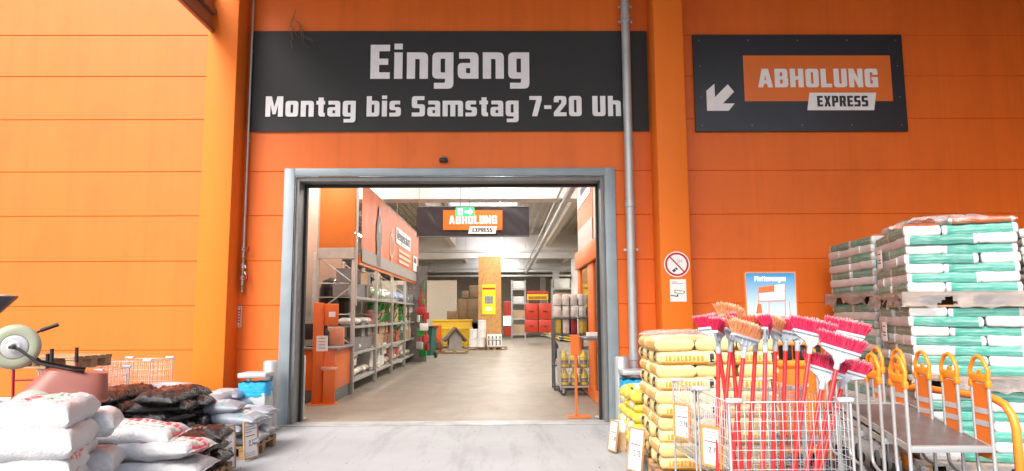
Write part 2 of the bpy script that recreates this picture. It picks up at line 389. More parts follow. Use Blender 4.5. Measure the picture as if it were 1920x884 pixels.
# roof deck with rooflight openings between the beams
bays = [(12.4, 17.4), (19.0, 27.5), (28.5, 36.7), (38.3, 49)]
SX0, SX1 = -2.4, .6
mb = MB(); ys = [D+.2]
for a, b in bays: ys += [a, b]
ys.append(HY1)
mb.span((HX0, D+.2, HZ), (SX0, HY1, HZ+.2)); mb.span((SX1, D+.2, HZ), (HX1, HY1, HZ+.2))
for k in range(0, len(ys), 2): mb.span((SX0, ys[k], HZ), (SX1, ys[k+1], HZ+.2))
bput(mb, 'roof_deck', ROOFD)
mb = MB()
for k in range(86):
    x = HX0+.3*k
    if x > HX1: break
    if SX0-.2 < x < SX1+.2: continue
    mb.span((x, D+.3, HZ-.05), (x+.12, HY1, HZ))
bput(mb, 'roof_ribs', ROOFD)
mt, t, b = newmat('milky rooflight'); t.nodes.remove(b)
tr = t.nodes.new('ShaderNodeBsdfTranslucent'); tr.inputs[0].default_value = (.92, .95, 1, 1)
tp = t.nodes.new('ShaderNodeBsdfTransparent'); tp.inputs[0].default_value = (.9, .93, 1, 1); mx = t.nodes.new('ShaderNodeMixShader'); mx.inputs[0].default_value = .55
t.links.new(tr.outputs[0], mx.inputs[1]); t.links.new(tp.outputs[0], mx.inputs[2]); t.links.new(mx.outputs[0], t.nodes['Material Output'].inputs[0])
for a, b_ in bays:
    mb = MB(); mb.sheet(1, 1, lambda u, v: Vector((SX0+(SX1-SX0)*u, a+(b_-a)*v, HZ+.21)))
    o = bput(mb, 'rooflight', mt)
    mb = MB()
    for k in range(5): 
        yy = a+(b_-a)*k/4; mb.span((SX0, yy-.04, HZ+.1), (SX1, yy+.04, HZ+.17))
    f = mb.build('glazing_bar', WHITEW); f.parent = o
for y in (18.2, 37.5, 49.6):
    mb = MB(); mb.span((HX0, y-.3, 4.70), (HX1, y+.3, 6.0), bev=.02); bput(mb, 'roof_beam', WHITEW)
for x, zz in ((-5.2, 5.3), (-2.75, 5.35), (2.4, 5.35), (4.2, 5.3)):
    mb = MB(); 
    for a, b_ in ((D+.3, 17.9), (18.5, 37.2), (37.8, 49.3), (49.9, 54)): mb.span((x-.13, a, zz), (x+.13, b_, HZ-.055), bev=.02)
    bput(mb, 'purlin', BEIGE)
for px, Y, wd in ((1081, 37.5, .5), (1043, 49.6, .5), (1018, 53, .4)):
    x = W(px, 560, Y).x; mb = MB(); mb.span((x-wd/2, Y-wd/2, .007), (x+wd/2, Y+wd/2, 4.69), bev=.02); bput(mb, 'column', WHITEP)
# glued OSB cladding round the near column in the middle of the aisle
def osb_mat():
    mt, t, b = newmat('osb board')
    vo = t.nodes.new('ShaderNodeTexVoronoi'); vo.inputs['Scale'].default_value = 9; t.links.new(coords(t, 'Object', (1, 1, .5)), vo.inputs['Vector'])
    c = mixc(t, ramp(t, noise_n(t, coords(t, 'Object'), 7, 6, .7), .3, .7), (.35, .16, .045), (.60, .33, .11))
    c = mixc(t, .35, c, mixc(t, vo.outputs['Distance'], (.30, .13, .04), (.66, .40, .16)))
    t.links.new(c, b.inputs['Base Color']); b.inputs['Roughness'].default_value = .65; return mt
PYC = G(911, 657).y+.95
a, b_ = W(897, 600, PYC).x, W(940, 600, PYC).x
mb = MB(); mb.span((a, PYC, .02), (b_, PYC+1, W(918, 481, PYC).z), bev=.01); o = bput(mb, 'column_cladding', osb_mat())
# long pipe under the roof and cable trays across the hall
pa, pb = W(1073, 352, 16), WX(975, 535, W(1073, 352, 16).x)
mb = MB(); mb.tube([pa+Vector((0, -4, .0)), Vector((pa.x, 54, pa.z))], .085, 10); bput(mb, 'ceiling_pipe', GALV, 60)
mb = MB(); mb.tube([pa+Vector((-.2, -4, .1)), Vector((pa.x-.2, 54, pa.z+.1))], .03, 8); bput(mb, 'ceiling_pipe', GALV, 60)
for y, z in ((34, 4.75), (45, 4.6), (48, 4.3)):
    mb = MB(); mb.span((HX0, y, z), (HX1, y+.3, z+.05)); mb.span((HX0, y, z+.05), (HX1, y+.02, z+.12))
    for k in range(9): mb.tube([(HX0+1+3*k, y+.15, z), (HX0+1+3*k, y+.15, HZ)], .015, 5)
    bput(mb, 'cable_tray', P('tray metal', (.45, .45, .44), .5, .2))
# lamps: rows of fluorescent strips along the hall, two of them added unseen
LAMP = emit('lamp tube', (1, .93, .82), 26)
def lamp_row(x, z, y0, y1, step, lab, energy):
    n = 0; y = y0
    while y < y1:
        t = thing('strip_light', lab.format(NTH[n] if n < 12 else 'last'), 'ceiling light', (x, y, z), 0, 'strip lights in rows under the hall roof')
        mb = MB(); mb.span((-.05, 0, .02), (.05, 1.5, .07), bev=.006); mb.build('housing', WHITEP, t)
        mb = MB(); mb.span((-.035, .05, -.02), (.035, 1.45, .019), bev=.008); mb.build('tube', LAMP, t)
        l = bpy.data.lights.new('lamp_glow', 'AREA'); l.shape = 'RECTANGLE'; l.size = .25; l.size_y = step*.9; l.energy = energy; l.color = (1, .92, .80)
        lo = bpy.data.objects.new('lamp_glow', l); C.objects.link(lo); lo.parent = t; lo.location = (0, .75, -.03)
        y += step; n += 1
        if n > 11: break
LX = W(934, 360, 15).x
lamp_row(LX, 5.55, 12.6, 48, 3.2, '{} strip light from the gate in the middle row, seen end on', 62)
lamp_row(-3.75, 5.6, 11.7, 20, 3.2, '{} added strip light from the gate in the unseen row above the long rack', 62)  # unseen row added to brighten the beige wall and rack at left
lamp_row(3.4, 5.6, 11.7, 18, 3.2, '{} added strip light from the gate in the unseen row above the orange booth', 62)  # unseen row added for more light inside the gate at right
lamp_row(-5.9, 4.9, 20.5, 42, 3.1, '{} strip light from the gate in the row left of the aisle', 62)
lamp_row(5.6, 4.9, 14.5, 48, 3.1, '{} strip light from the gate in the row right of the aisle', 62)

# ================================================================== on the facade
t = thing('entrance_banner', 'wide dark grey banner reading Eingang Montag bis Samstag above gate', 'sign', (0, D-.03, 0))
x0, x1, z0, z1 = W(469, 150, D).x, W(1214, 150, D).x, W(845, 248, D).z, W(845, 60, D).z
def banner_mat(name, col):
    mt, t_, b = newmat(name)
    v = coords(t_, 'Object')
    c = mixc(t_, ramp(t_, noise_n(t_, v, .9, 4), .35, .65), col, tuple(k*1.18 for k in col))
    t_.links.new(c, b.inputs['Base Color']); b.inputs['Roughness'].default_value = .6; b.inputs['Specular IOR Level'].default_value = .3
    bump_n(t_, b, noise_n(t_, coords(t_, 'Object', (.5, 1, 1.6)), 1.6, 3), .12, .05); return mt
BANN = banner_mat('banner grey', (.027, .029, .031))
mb = MB(); mb.sheet(60, 12, lambda a, b: Vector((x0+(x1-x0)*a, -.006*noise.noise((a*9, b*3, 1)), z0+(z1-z0)*b)))
mb.build('banner_sheet', BANN, t, None, 0, 180)
mb = MB()
def txt_on(mb, txt, pxl, pyb, pxr, pyt, Y, y, **k):   # capitals from baseline pyb to pyt between two columns of the photo
    a, b = W(pxl, pyb, Y), W(pxr, pyt, Y)
    text_mb(mb, txt, 0, 0, b.z-a.z, b.x-a.x, XZ(a.x, y, a.z), **k)
txt_on(mb, 'Eingang', 694, 148, 992, 84, D-.05, -.012, gap=1.25)
mb.build('lettering', OFFW, t)
full = 'Montag bis Samstag 7-20 Uhr'
def units(s): return sum((GL[ch][0] if ch != ' ' else 2.8)+1.15 for ch in s)
a, b = W(497, 219, D-.05), W(1184, 180, D-.05); tot = units(full)-1.15; k0 = 0
for word in full.split(' '):
    x = (b.x-a.x)*units(full[:k0])/tot; mb = MB(); text_mb(mb, word, 0, 0, b.z-a.z, (b.x-a.x)*(units(word)-1.15)/tot, XZ(a.x+x, -.012, a.z), gap=1.15); mb.build('lettering', OFFW, t); k0 += len(word)+1
# pick-up sign
SD = P('sign board blue black', (.016, .020, .030), .33, 0, .1, 1.5)
OSIGN = P('sign orange', (.72, .16, .02), .4, 0, .04, 3)
t = thing('pickup_sign', 'dark board with orange ABHOLUNG EXPRESS panel and white arrow', 'sign', (0, D, 0))
a, b = W(1305, 247, D-.05), W(1690, 65, D-.05)
x0, x1, z0, z1 = a.x, b.x, a.z, b.z
mb = MB(); mb.span((x0, -.05, z0), (x1, -.02, z1), bev=.004); mb.build('board', SD, t)
p, q = W(1397, 190, D-.06), W(1669, 104, D-.06)
mb = MB(); mb.span((p.x, -.053, p.z), (q.x, -.0503, q.z)); mb.build('orange_panel', OSIGN, t)
p, q = W(1514, 207, D-.06), W(1643, 174, D-.06); wd, hh = q.x-p.x, q.z-p.z
mb = MB(); mb.prism([[(0, 0), (wd-.05, 0), (wd, hh), (.05, hh)]], .003, XZ(p.x, -.0535, p.z)); mb.build('white_panel', OFFW, t)
mb = MB(); txt_on(mb, 'ABHOLUNG', 1422, 164, 1645, 129, D-.06, -.0535, gap=1.0, d=.003); mb.build('lettering', OFFW, t)
mb = MB(); txt_on(mb, 'EXPRESS', 1533, 200, 1627, 180, D-.06, -.057, gap=1.2, d=.003); mb.build('lettering', SD, t)
p, q = W(1326, 208, D-.06), W(1376, 158, D-.06); s = q.x-p.x
ar = [(0, 0), (.78, 0), (1, .27), (.58, .27), (1.0, .70), (.78, .98), (.30, .50), (.30, 1.0), (0, .74)]
mb = MB(); mb.prism([[(x*s, y*s) for x, y in ar]], .003, XZ(p.x, -.053, p.z)); mb.build('arrow', OFFW, t)
mb = MB()
for k in range(5):
    for zz in (z0+.1, z1-.1): mb.lathe([(.014, 0), (.012, .005)], 8, XZ(x0+.1+(x1-x0-.2)*k/4, -.05, zz))
for zz in (.35, .67):
    for xx in (x0+.1, x1-.1): mb.lathe([(.014, 0), (.012, .005)], 8, XZ(xx, -.05, z0+(z1-z0)*zz))
mb.build('screw', P('screw grey', (.16, .17, .19), .4, .5), t)
# rain pipe
x = W(1182, 400, D-.15).x
t = thing('downspout', 'fat galvanised rain pipe running down right of the gate', 'pipe', (x, D-.13, 0))
mb = MB(); mb.tube([(0, 0, .03), (0, 0, 8)], .068, 20); mb.build('pipe', GALV, t, None, 0, 60)
for z in (W(1174, 40, D).z, W(1182, 350, D).z-.3, 1.0):
    mb = MB(); mb.lathe([(.069, -.05), (.08, -.045), (.08, .045), (.069, .05)], 20, Matrix.Translation((0, 0, z))); mb.build('collar', GALV, t, None, 0, 40)
for z in (W(1174, 20, D).z, W(1174, 48, D).z, W(1185, 470, D).z):
    mb = MB(); mb.lathe([(.07, -.018), (.077, -.018), (.077, .018), (.07, .018)], 20, Matrix.Translation((0, 0, z)))
    mb.span((-.11, .0, z-.016), (-.072, .012, z+.016)); mb.span((.072, .0, z-.016), (.11, .012, z+.016)); mb.tube([(0, .07, z), (0, .13, z)], .012, 6)
    mb.build('clamp', GALV, t, None, 0, 40)
# thin water pipe with taps
t = thing('water_pipe', 'thin grey standpipe with red valve handles beside left pillar', 'pipe', (0, D-.08, 0))
pa, pb = W(475, 0, D-.08), W(451, 548, D-.08)
mb = MB(); mb.tube([(pb.x+.02, 0, 8), (pb.x+.02, 0, pb.z+.75), (pb.x+.02, 0, pb.z)], .018, 10); mb.build('pipe', GALV, t, None, 0, 60)
BRASS = P('dull brass', (.34, .24, .12), .4, .8); REDP = P('red valve paint', (.45, .03, .03), .4)
for k, py in enumerate((467, 488, 500, 512, 522, 540)):
    z = W(455, py, D-.08).z
    mb = MB(); mb.lathe([(.02, -.035), (.032, -.03), (.032, .03), (.02, .035)], 10, Matrix.Translation((pb.x+.02, 0, z))); v = mb.build('valve', BRASS if k % 2 else GALV, t, None, 0, 40)
    mb = MB()
    if k in (0, 4): mb.tube([(pb.x+.02, -.02, z), (pb.x+.10, -.05, z)], .010, 6); mb.lathe([(.012, 0), (.035, .004), (.035, .016), (.012, .02)], 10, Matrix.Translation((pb.x+.10, -.05, z)) @ Matrix.Rotation(R(90), 4, 'Y')); mb.build('handle', REDP, v)
    elif k in (2, 3): mb.tube([(pb.x+.02, 0, z), (pb.x+.075, -.05, z+.01), (pb.x+.09, -.06, z-.035)], .012, 8); mb.build('spout', GALV, v)
for z in (W(460, 265, D).z, W(460, 100, D).z):
    mb = MB(); mb.lathe([(.02, -.012), (.026, -.012), (.026, .012), (.02, .012)], 10, Matrix.Translation((pb.x+.02, 0, z))); mb.tube([(pb.x+.02, 0, z), (pb.x+.02, .08, z)], .008, 6); mb.build('bracket', GALV, t)
# motion sensor over the gate
p = W(832, 302, D)
t = thing('motion_sensor', 'small black sensor box on orange wall above the gate', 'sensor', (p.x, D, p.z))
mb = MB(); mb.box((0, -.05, 0), (.13, .09, .06), bev=.012); mb.build('case', BLACK, t, None, 0, 40)
mb = MB(); mb.box((0, -.02, .045), (.05, .035, .04), bev=.004); mb.build('bracket', DGREY, t)
# dry vine hanging over the banner
t = thing('dry_vine', 'withered brown creeper strand hanging over the grey banner', 'dead plant', (W(565, 60, D).x, D-.06, W(565, 60, D).z))
r2 = random.Random(3)
for n in range(7):
    pts = []; x, z = r2.uniform(-.12, .06), r2.uniform(.0, .45)
    dx = 0
    for k in range(14):
        dx += r2.uniform(-.02, .02); dx *= .85; x += dx; z -= r2.uniform(.01, .05)*(1 if n != 5 else 1.3); pts.append((x, -.02+r2.uniform(-.012, .012), z))
        if k == 8 and n % 2: dx += .05
    mb = MB(); mb.tube(pts, .005, 5, r_end=.0025); mb.build('stem', P('dry stem', (.22, .12, .07), .8), t, None, 0, 180)
# prohibition sign and camera notice on the right pillar
PY = D-.46
p = W(1269, 496, PY); r_ = (W(1293, 496, PY).x-p.x)
t = thing('no_smoking_sign', 'round white sign with red ring and struck through cigarette', 'sign', (p.x, PY, p.z))
def disc(r, n=40): return [(r*math.cos(2*math.pi*k/n), r*math.sin(2*math.pi*k/n)) for k in range(n)]
RED = P('sign red', (.42, .012, .03), .4, 0, .04); INK = P('ink', (.03, .03, .035), .5); INKG = P('ink grey', (.35, .36, .38), .5)
mb = MB(); mb.prism([disc(r_)], .004, XZ(0, -.001, 0)); mb.build('plate', WHITEP, t)
mb = MB(); mb.prism([disc(r_*.92), disc(r_*.77)[::-1]], .002, XZ(0, -.0055, 0)); M = XZ(0, -.0055, 0) @ Matrix.Rotation(R(-47), 4, 'Z'); mb.prism([[(-r_*.78, -r_*.055), (r_*.78, -r_*.055), (r_*.78, r_*.055), (-r_*.78, r_*.055)]], .0015, M)
mb.build('red_ring', RED, t)
mb = MB(); M = XZ(-r_*.12, -.0053, -r_*.40) @ Matrix.Rotation(R(38), 4, 'Z')
mb.prism([[(-.05, -.02), (-.005, -.02), (-.005, .02), (-.05, .02)]], .001, M); mb.prism([[(0.003, -.02), (.03, -.02), (.03, .02), (.003, .02)]], .001, M); mb.build('cigarette', INK, t)
mb = MB(); 
for k in range(3): mb.tube([(r_*(.02+.14*k), -.006, r_*.0+.02*k), (r_*(.12+.14*k), -.006, r_*.2), (r_*(.05+.14*k), -.006, r_*.42)], .004, 5)
mb.build('smoke_lines', INKG, t)
p, q = W(1257, 566, PY), W(1286, 524, PY); wd, hh = q.x-p.x, q.z-p.z
t = thing('camera_notice', 'small white sticker with camera drawing below the no smoking sign', 'sign', (p.x, PY, p.z))
mb = MB(); mb.prism([[(0, 0), (wd, 0), (wd, hh), (0, hh)]], .003, XZ(0, -.001, 0)); mb.build('plate', WHITEP, t)
mb = MB(); M = XZ(wd*.3, -.0045, hh*.38) @ Matrix.Rotation(R(-8), 4, 'Z')
mb.prism([[(-.01, 0), (.12, 0), (.15, .035), (.13, .05), (-.01, .05)], [(0, .008), (.115, .008), (.135, .035), (.125, .042), (0, .042)][::-1]], .001, M)
mb.prism([[(.03, -.012), (.05, -.012), (.05, -.05), (-.06, -.05), (-.06, -.035), (.03, -.035)]], .001, M); mb.build('camera_icon', INK, t)
mb = MB()
for k, (l0, l1) in enumerate(((.12, .45), (.12, .8))): mb = MB(); mb.prism([[(wd*l0, hh*(.86-.07*k)), (wd*l1, hh*(.86-.07*k)), (wd*l1, hh*(.89-.07*k)), (wd*l0, hh*(.89-.07*k))]], .001, XZ(0, -.0045, 0)); mb.build('print', INKG, t)
# small red and white notice and the pole leaning by the left pillar
p, q = W(440, 614, D-.03), W(453, 574, D-.03); wd, hh = q.x-p.x, q.z-p.z
t = thing('red_notice', 'small white notice with red print on orange wall behind the leaning pole', 'sign', (p.x, D-.012, p.z))
mb = MB(); mb.prism([[(0, 0), (wd, 0), (wd, hh), (0, hh)]], .004, XZ(0, 0, 0)); mb.build('plate', P('pale pink plate', (.75, .6, .55), .5), t)
mb = MB(); b_ = .014
mb.prism([[(b_, b_), (wd-b_, b_), (wd-b_, hh-b_), (b_, hh-b_)], [(b_*1.7, b_*1.7), (wd-b_*1.7, b_*1.7), (wd-b_*1.7, hh-b_*1.7), (b_*1.7, hh-b_*1.7)][::-1]], .001, XZ(0, -.0045, 0))
for k in range(5): mb.prism([[(wd*.25, hh*(.22+.13*k)), (wd*.75, hh*(.22+.13*k)), (wd*.75, hh*(.28+.13*k)), (wd*.25, hh*(.28+.13*k))]], .001, XZ(0, -.0045, 0))
mb.build('red_print', RED, t)
pb, pt = G(424, 768), W(438, 567, D-.08)
mb = MB(); mb.tube([(W(425, 740, D-.3).x, D-.3, .016), (pt.x, D-.02, pt.z)], .016, 8)
tag(mb.build('pole', WHITEP, None, None, 0, 60), 'thin white pole leaning on the orange wall beside left pillar', 'pole')
# bollards
def bollard(x, y, h, lab):
    t = thing('bollard', lab, 'bollard', (x, y, 0), 0, 'steel bollards guarding the gate')
    mb = MB(); mb.lathe([(.105, 0), (.105, h-.03), (.09, h-.008), (.05, h)], 24); mb.build('post', GALV, t, None, 0, 40)
    mb = MB(); mb.lathe([(.17, .012), (.17, .022)], 20); mb.build('base_plate', GALV, t, None, 0, 30)
p = G(560, 786); bollard(p.x, D+.6, 1.02, 'galvanised steel bollard just inside the gate, left jamb')
p = G(1137, 786); bollard(p.x, D+.55, 1.02, 'galvanised steel bollard just inside the gate, right jamb beside orange booth')
p = W(507, 700, D-.35); bollard(p.x, D-.35, W(507, 676, D-.35).z, 'galvanised steel bollard outside the gate behind left bin')
p = W(1166, 700, D-.35); bollard(p.x, D-.35, W(1166, 668, D-.35).z, 'galvanised steel bollard outside the gate behind right bin')
# waste bins with blue liners
BINM = P('bin grey metal', (.42, .46, .49), .45, .2, .1, 5); BLUEB = None
def film_mat(name, col, alpha, rough=.18):
    mt, t_, b = newmat(name)
    b.inputs['Base Color'].default_value = (*col, 1); b.inputs['Roughness'].default_value = rough; b.inputs['Alpha'].default_value = alpha
    bump_n(t_, b, noise_n(t_, coords(t_, 'Object', (1, 1, 2)), 14, 5, .6), .6, .02); return mt
BLUEB = film_mat('blue liner', (.02, .36, .72), 1, .25)
def bin_(x, y, rz, lab):
    t = thing('waste_bin', lab, 'bin', (x, y, 0), rz, 'grey waste bins with blue liners')
    mb = MB(); mb.span((-.19, -.16, .06), (.19, .16, .60), bev=.02); mb.build('body', BINM, t, None, 0, 40)
    mb = MB(); mb.span((-.18, .165, 0), (-.14, .20, .84)); mb.span((.14, .165, 0), (.18, .20, .84)); mb.span((-.18, -.13, 0), (.18, .165, .06)); mb.build('stand', BINM, t)
    mb = MB()
    def f(a, b):
        th = a*2*math.pi; cx, sy = math.cos(th), math.sin(th)
        k = 1/max(abs(cx), abs(sy))**.8
        rr = 1.0+.05*noise.noise((cx*3, sy*3, b*2))+.03*math.sin(9*th+3*b)
        return Vector((.200*cx*k*rr+.0, .170*sy*k*rr, .54+.19*b-.02*abs(noise.noise((cx*2, sy*2, 5)))+(0.012*noise.noise((th*3, b*4, 2)))))
    mb.sheet(48, 5, f); mb.build('liner', BLUEB, t, None, 0, 180)
    mb = MB(); mb.span((-.20, -.19, .79), (.20, .21, .86), bev=.02); mb.build('lid', BINM, t, None, 0, 40)
    mb = MB(); mb.span((-.17, -.13, .5), (.17, .14, .70)); mb.build('inside', BLACK, t)
p = W(486, 745, D-.6); bin_(p.x, D-.75, 0, 'grey waste bin with blue liner left of the gate')
p = W(1190, 740, D-.7); bin_(p.x, D-.7, 0, 'grey waste bin with blue liner right of the gate, half behind yellow sacks')
# ================================================================== goods in front of the facade
WOOD = P('pallet wood', (.36, .23, .125), .75, 0, .3, 5, .3, 30, (1, 1, 1), .3, ((.16, .12, .08), 3, .5))
WOODL = P('pale wood', (.50, .34, .19), .7, 0, .25, 9, .2, 40)
def pallet_meshes(w=1.2, d=.8):
    mb = MB()
    for k in range(5): y = -d/2+.06+(d-.12)*k/4; mb.box((0, y, .133), (w, .115 if k % 2 == 0 else .095, .022), bev=.003, seg=1)
    dk = mb.mesh('deck_boards', WOOD)
    mb = MB()
    for x in (-w/2+.07, 0, w/2-.07):
        for y in (-d/2+.06, 0, d/2-.06): mb.box((x, y, .0615), (.14, .10, .077), bev=.004, seg=1)
        mb.box((x, 0, .111), (.14, d, .0215))
    bl = mb.mesh('blocks', WOOD)
    mb = MB()
    for y in (-d/2+.06, 0, d/2-.06): mb.box((0, y, .0115), (w, .1, .022), bev=.003, seg=1)
    return dk, bl, mb.mesh('runner', WOOD)
PAL = {}
def pallet(loc, rz, lab, w=1.2, d=.8, group='wooden pallets under the goods'):
    if (w, d) not in PAL: PAL[w, d] = pallet_meshes(w, d)
    t = thing('pallet', lab, 'pallet', loc, rz, group)
    for nm, me in zip(('deck_boards', 'blocks', 'runner'), PAL[w, d]): put(nm, me, t)
    return t
# ---- sack materials, printed in the sack's own bounding box
def band(t, v, lo, hi): return math_n(t, 'MULTIPLY', math_n(t, 'GREATER_THAN', v, lo), math_n(t, 'LESS_THAN', v, hi))
def letters(t, x, n, seed, fill=.32):
    fr = math_n(t, 'FRACT', math_n(t, 'MULTIPLY', x, n))
    return math_n(t, 'GREATER_THAN', fr, fill)
def sack_base(name, rough, spec=.5):
    mt, t, b = newmat(name)
    tc = t.nodes.new('ShaderNodeTexCoord'); sx = t.nodes.new('ShaderNodeSeparateXYZ'); t.links.new(tc.outputs['Generated'], sx.inputs[0])
    b.inputs['Roughness'].default_value = rough; b.inputs['Specular IOR Level'].default_value = spec
    oi = t.nodes.new('ShaderNodeObjectInfo')
    return mt, t, b, sx.outputs[0], sx.outputs[1], sx.outputs[2], coords(t, 'Object'), oi.outputs['Random']
def AND(t, *a):
    r = a[0]
    for k in a[1:]: r = math_n(t, 'MULTIPLY', r, k)
    return r
def broken(t, ob, sc, th): return math_n(t, 'GREATER_THAN', noise_n(t, ob, sc, 3), th)
def white_sack():
    mt, t, b, x, y, z, ob, rn = sack_base('white sack film', .38)
    c = mixc(t, noise_n(t, ob, 3, 4), (.50, .51, .53), (.58, .585, .59))
    top = math_n(t, 'GREATER_THAN', z, .42)
    c = mixc(t, AND(t, band(t, y, .58, .74), band(t, x, .30, .92), letters(t, x, 13, 0), broken(t, ob, 24, .40), top), c, (.62, .05, .07))
    c = mixc(t, AND(t, band(t, y, .30, .52), band(t, x, .45, .95), letters(t, y, 9, 0), broken(t, ob, 18, .50), top), c, (.03, .30, .20))
    c = mixc(t, AND(t, band(t, y, .18, .23), band(t, x, .1, .8), broken(t, ob, 16, .5)), c, (.70, .30, .32))
    c = mixc(t, AND(t, band(t, x, .93, .975), band(t, y, .2, .8), broken(t, ob, 22, .48)), c, (.65, .10, .12))
    t.links.new(c, b.inputs['Base Color']); bump_n(t, b, noise_n(t, ob, 15, 6, .65), .7, .03)
    return mt
def black_sack():
    mt, t, b, x, y, z, ob, rn = sack_base('black sack film', .14)
    c = mixc(t, AND(t, band(t, y, .2, .8), band(t, x, .15, .85), broken(t, ob, 5, .52), math_n(t, 'GREATER_THAN', z, .6)), (.010, .010, .012), (.012, .008, .008))
    c = mixc(t, AND(t, band(t, y, .42, .56), band(t, x, .35, .65), letters(t, x, 15, 0), math_n(t, 'GREATER_THAN', z, .6)), c, (.12, .11, .10))
    t.links.new(c, b.inputs['Base Color']); bump_n(t, b, noise_n(t, ob, 15, 5, .68), .8, .03); b.inputs['Specular IOR Level'].default_value = .55
    return mt
def grey_sack():
    mt, t, b, x, y, z, ob, rn = sack_base('grey sack film', .3)
    c = mixc(t, noise_n(t, ob, 160, 2), (.20, .225, .27), (.30, .33, .38))
    c = mixc(t, AND(t, band(t, x, .22, .78), band(t, y, .22, .80), math_n(t, 'GREATER_THAN', z, .5)), c, (.48, .51, .56))
    c = mixc(t, AND(t, band(t, x, .34, .46), band(t, y, .4, .7), broken(t, ob, 12, .45), math_n(t, 'GREATER_THAN', z, .5)), c, (.22, .36, .27))
    c = mixc(t, AND(t, band(t, x, .70, .74), band(t, y, .05, .8), letters(t, y, 6, 0, .4)), c, (.03, .34, .29))
    t.links.new(c, b.inputs['Base Color']); bump_n(t, b, noise_n(t, ob, 16, 5, .65), .6, .02)
    return mt
def cement_sack():
    mt, t, b, x, y, z, ob, rn = sack_base('yellow paper sack', .6, .3)
    c = mixc(t, noise_n(t, ob, 4, 4), (.68, .50, .20), (.70, .55, .26))
    c = mixc(t, math_n(t, 'GREATER_THAN', z, .66), c, (.70, .56, .28))
    side = math_n(t, 'ADD', math_n(t, 'LESS_THAN', y, .09), math_n(t, 'GREATER_THAN', y, .91))
    c = mixc(t, AND(t, side, band(t, x, .2, .85), band(t, z, .34, .68), letters(t, x, 15, 0, .35), broken(t, ob, 34, .40)), c, (.70, .27, .03))
    c = mixc(t, AND(t, side, band(t, x, .14, .93), band(t, z, .08, .28)), c, (.72, .33, .05))
    endm = math_n(t, 'GREATER_THAN', x, .94)
    c = mixc(t, AND(t, side, band(t, x, .05, .12), band(t, z, .25, .8), broken(t, ob, 22, .45)), c, (.03, .03, .04))
    c = mixc(t, AND(t, endm, band(t, y, .22, .55), band(t, z, .22, .85)), c, (.025, .03, .05))
    c = mixc(t, AND(t, endm, band(t, y, .34, .42), band(t, z, .40, .60)), c, (.75, .52, .05))
    c = mixc(t, AND(t, endm, band(t, y, .6, .95), band(t, z, .3, .6), letters(t, y, 14, 0, .35)), c, (.78, .40, .08))
    t.links.new(c, b.inputs['Base Color']); bump_n(t, b, noise_n(t, ob, 30, 5, .65), .3, .01)
    return mt
def mortar_sack():
    mt, t, b, x, y, z, ob, rn = sack_base('lemon yellow sack', .42)
    c = mixc(t, noise_n(t, ob, 5, 4), (.66, .52, .03), (.72, .60, .08))
    c = mixc(t, AND(t, band(t, x, .3, .72), broken(t, ob, 3, .35)), c, (.72, .71, .66))
    c = mixc(t, AND(t, band(t, x, .76, .82), band(t, y, .1, .9)), c, (.08, .05, .03))
    c = mixc(t, AND(t, band(t, x, .36, .66), band(t, z, .3, .5), letters(t, x, 22, 0)), c, (.74, .34, .05))
    t.links.new(c, b.inputs['Base Color']); bump_n(t, b, noise_n(t, ob, 24, 5, .65), .4, .012)
    return mt
def green_sack(name, body, panel_c=(.52, .53, .53)):
    mt, t, b, x, y, z, ob, rn = sack_base(name, .28)
    c0 = mixc(t, rn, tuple(k*.8 for k in body), tuple(min(1, k*1.25) for k in body))
    c = mixc(t, ramp(t, noise_n(t, coords(t, 'Object', (1, 1, 9)), 5, 4), .44, .80), c0, (.33, .50, .465))
    endm = math_n(t, 'ADD', math_n(t, 'LESS_THAN', x, .07), math_n(t, 'GREATER_THAN', x, .93))
    c = mixc(t, endm, c, panel_c)
    c = mixc(t, AND(t, endm, band(t, y, .18, .8), band(t, z, .40, .62), letters(t, y, 11, 0, .4), broken(t, ob, 45, .45)), c, (.50, .51, .52))
    t.links.new(c, b.inputs['Base Color']); bump_n(t, b, noise_n(t, coords(t, 'Object', (.6, .6, 2)), 20, 5, .6), .55, .015)
    return mt
def bag_mesh(name, L, Wd, H, mt, seed, pu=6, pv=4, wr=.012, fq=7, flange=0, nx=22, ny=16, ridg=0, nar=1):
    mb = MB(); so_ = Vector((seed*13.7, seed*5.3, seed*2.9))
    def surf(sg):
        def f(a, b):
            u, v = math.sin(math.pi/2*(2*a-1)), math.sin(math.pi/2*(2*b-1))
            th = max(0, (1-abs(u)**pu)*(1-abs(v)**pv))**.5
            x = L/2*u*(1-.045*nar*(1-v*v)*abs(u)**3+.02*nar*noise.noise(Vector((v*2, u, seed)))); y = Wd/2*v*(1-.05*nar*(1-u*u)*abs(v)**3+.02*nar*noise.noise(Vector((u*2, v, seed+4))))
            p = Vector((x, y, sg*.2))
            n1 = noise.noise(p*fq+so_); n2 = noise.noise(p*fq*2.6+so_*2)
            n3 = (1-2*abs(noise.noise(Vector((x*fq*1.3, y*fq*3, sg))+so_))) if ridg else 0
            z = sg*H/2*th*(1+.10*noise.noise(p*3+so_)) + (wr*n1+wr*.5*n2+ridg*n3)*min(1, th*1.6)
            return Vector((x, y, z))
        return f
    for sg in (1, -1): mb.sheet(nx, ny, surf(sg))
    bmesh.ops.remove_doubles(mb.bm, verts=mb.bm.verts, dist=2e-4)
    if flange:
        for s in (1, -1):
            def fl(a, b):
                v = 2*b-1
                return Vector((s*(L/2*(1-.045*(1-v*v))-.012+flange*a), Wd/2*v*.97, .012*noise.noise(Vector((v*5, a*2, seed+s)))*(.4+a)))
            mb.sheet(2, 12, fl)
    return mb.mesh(name, mt, 180)
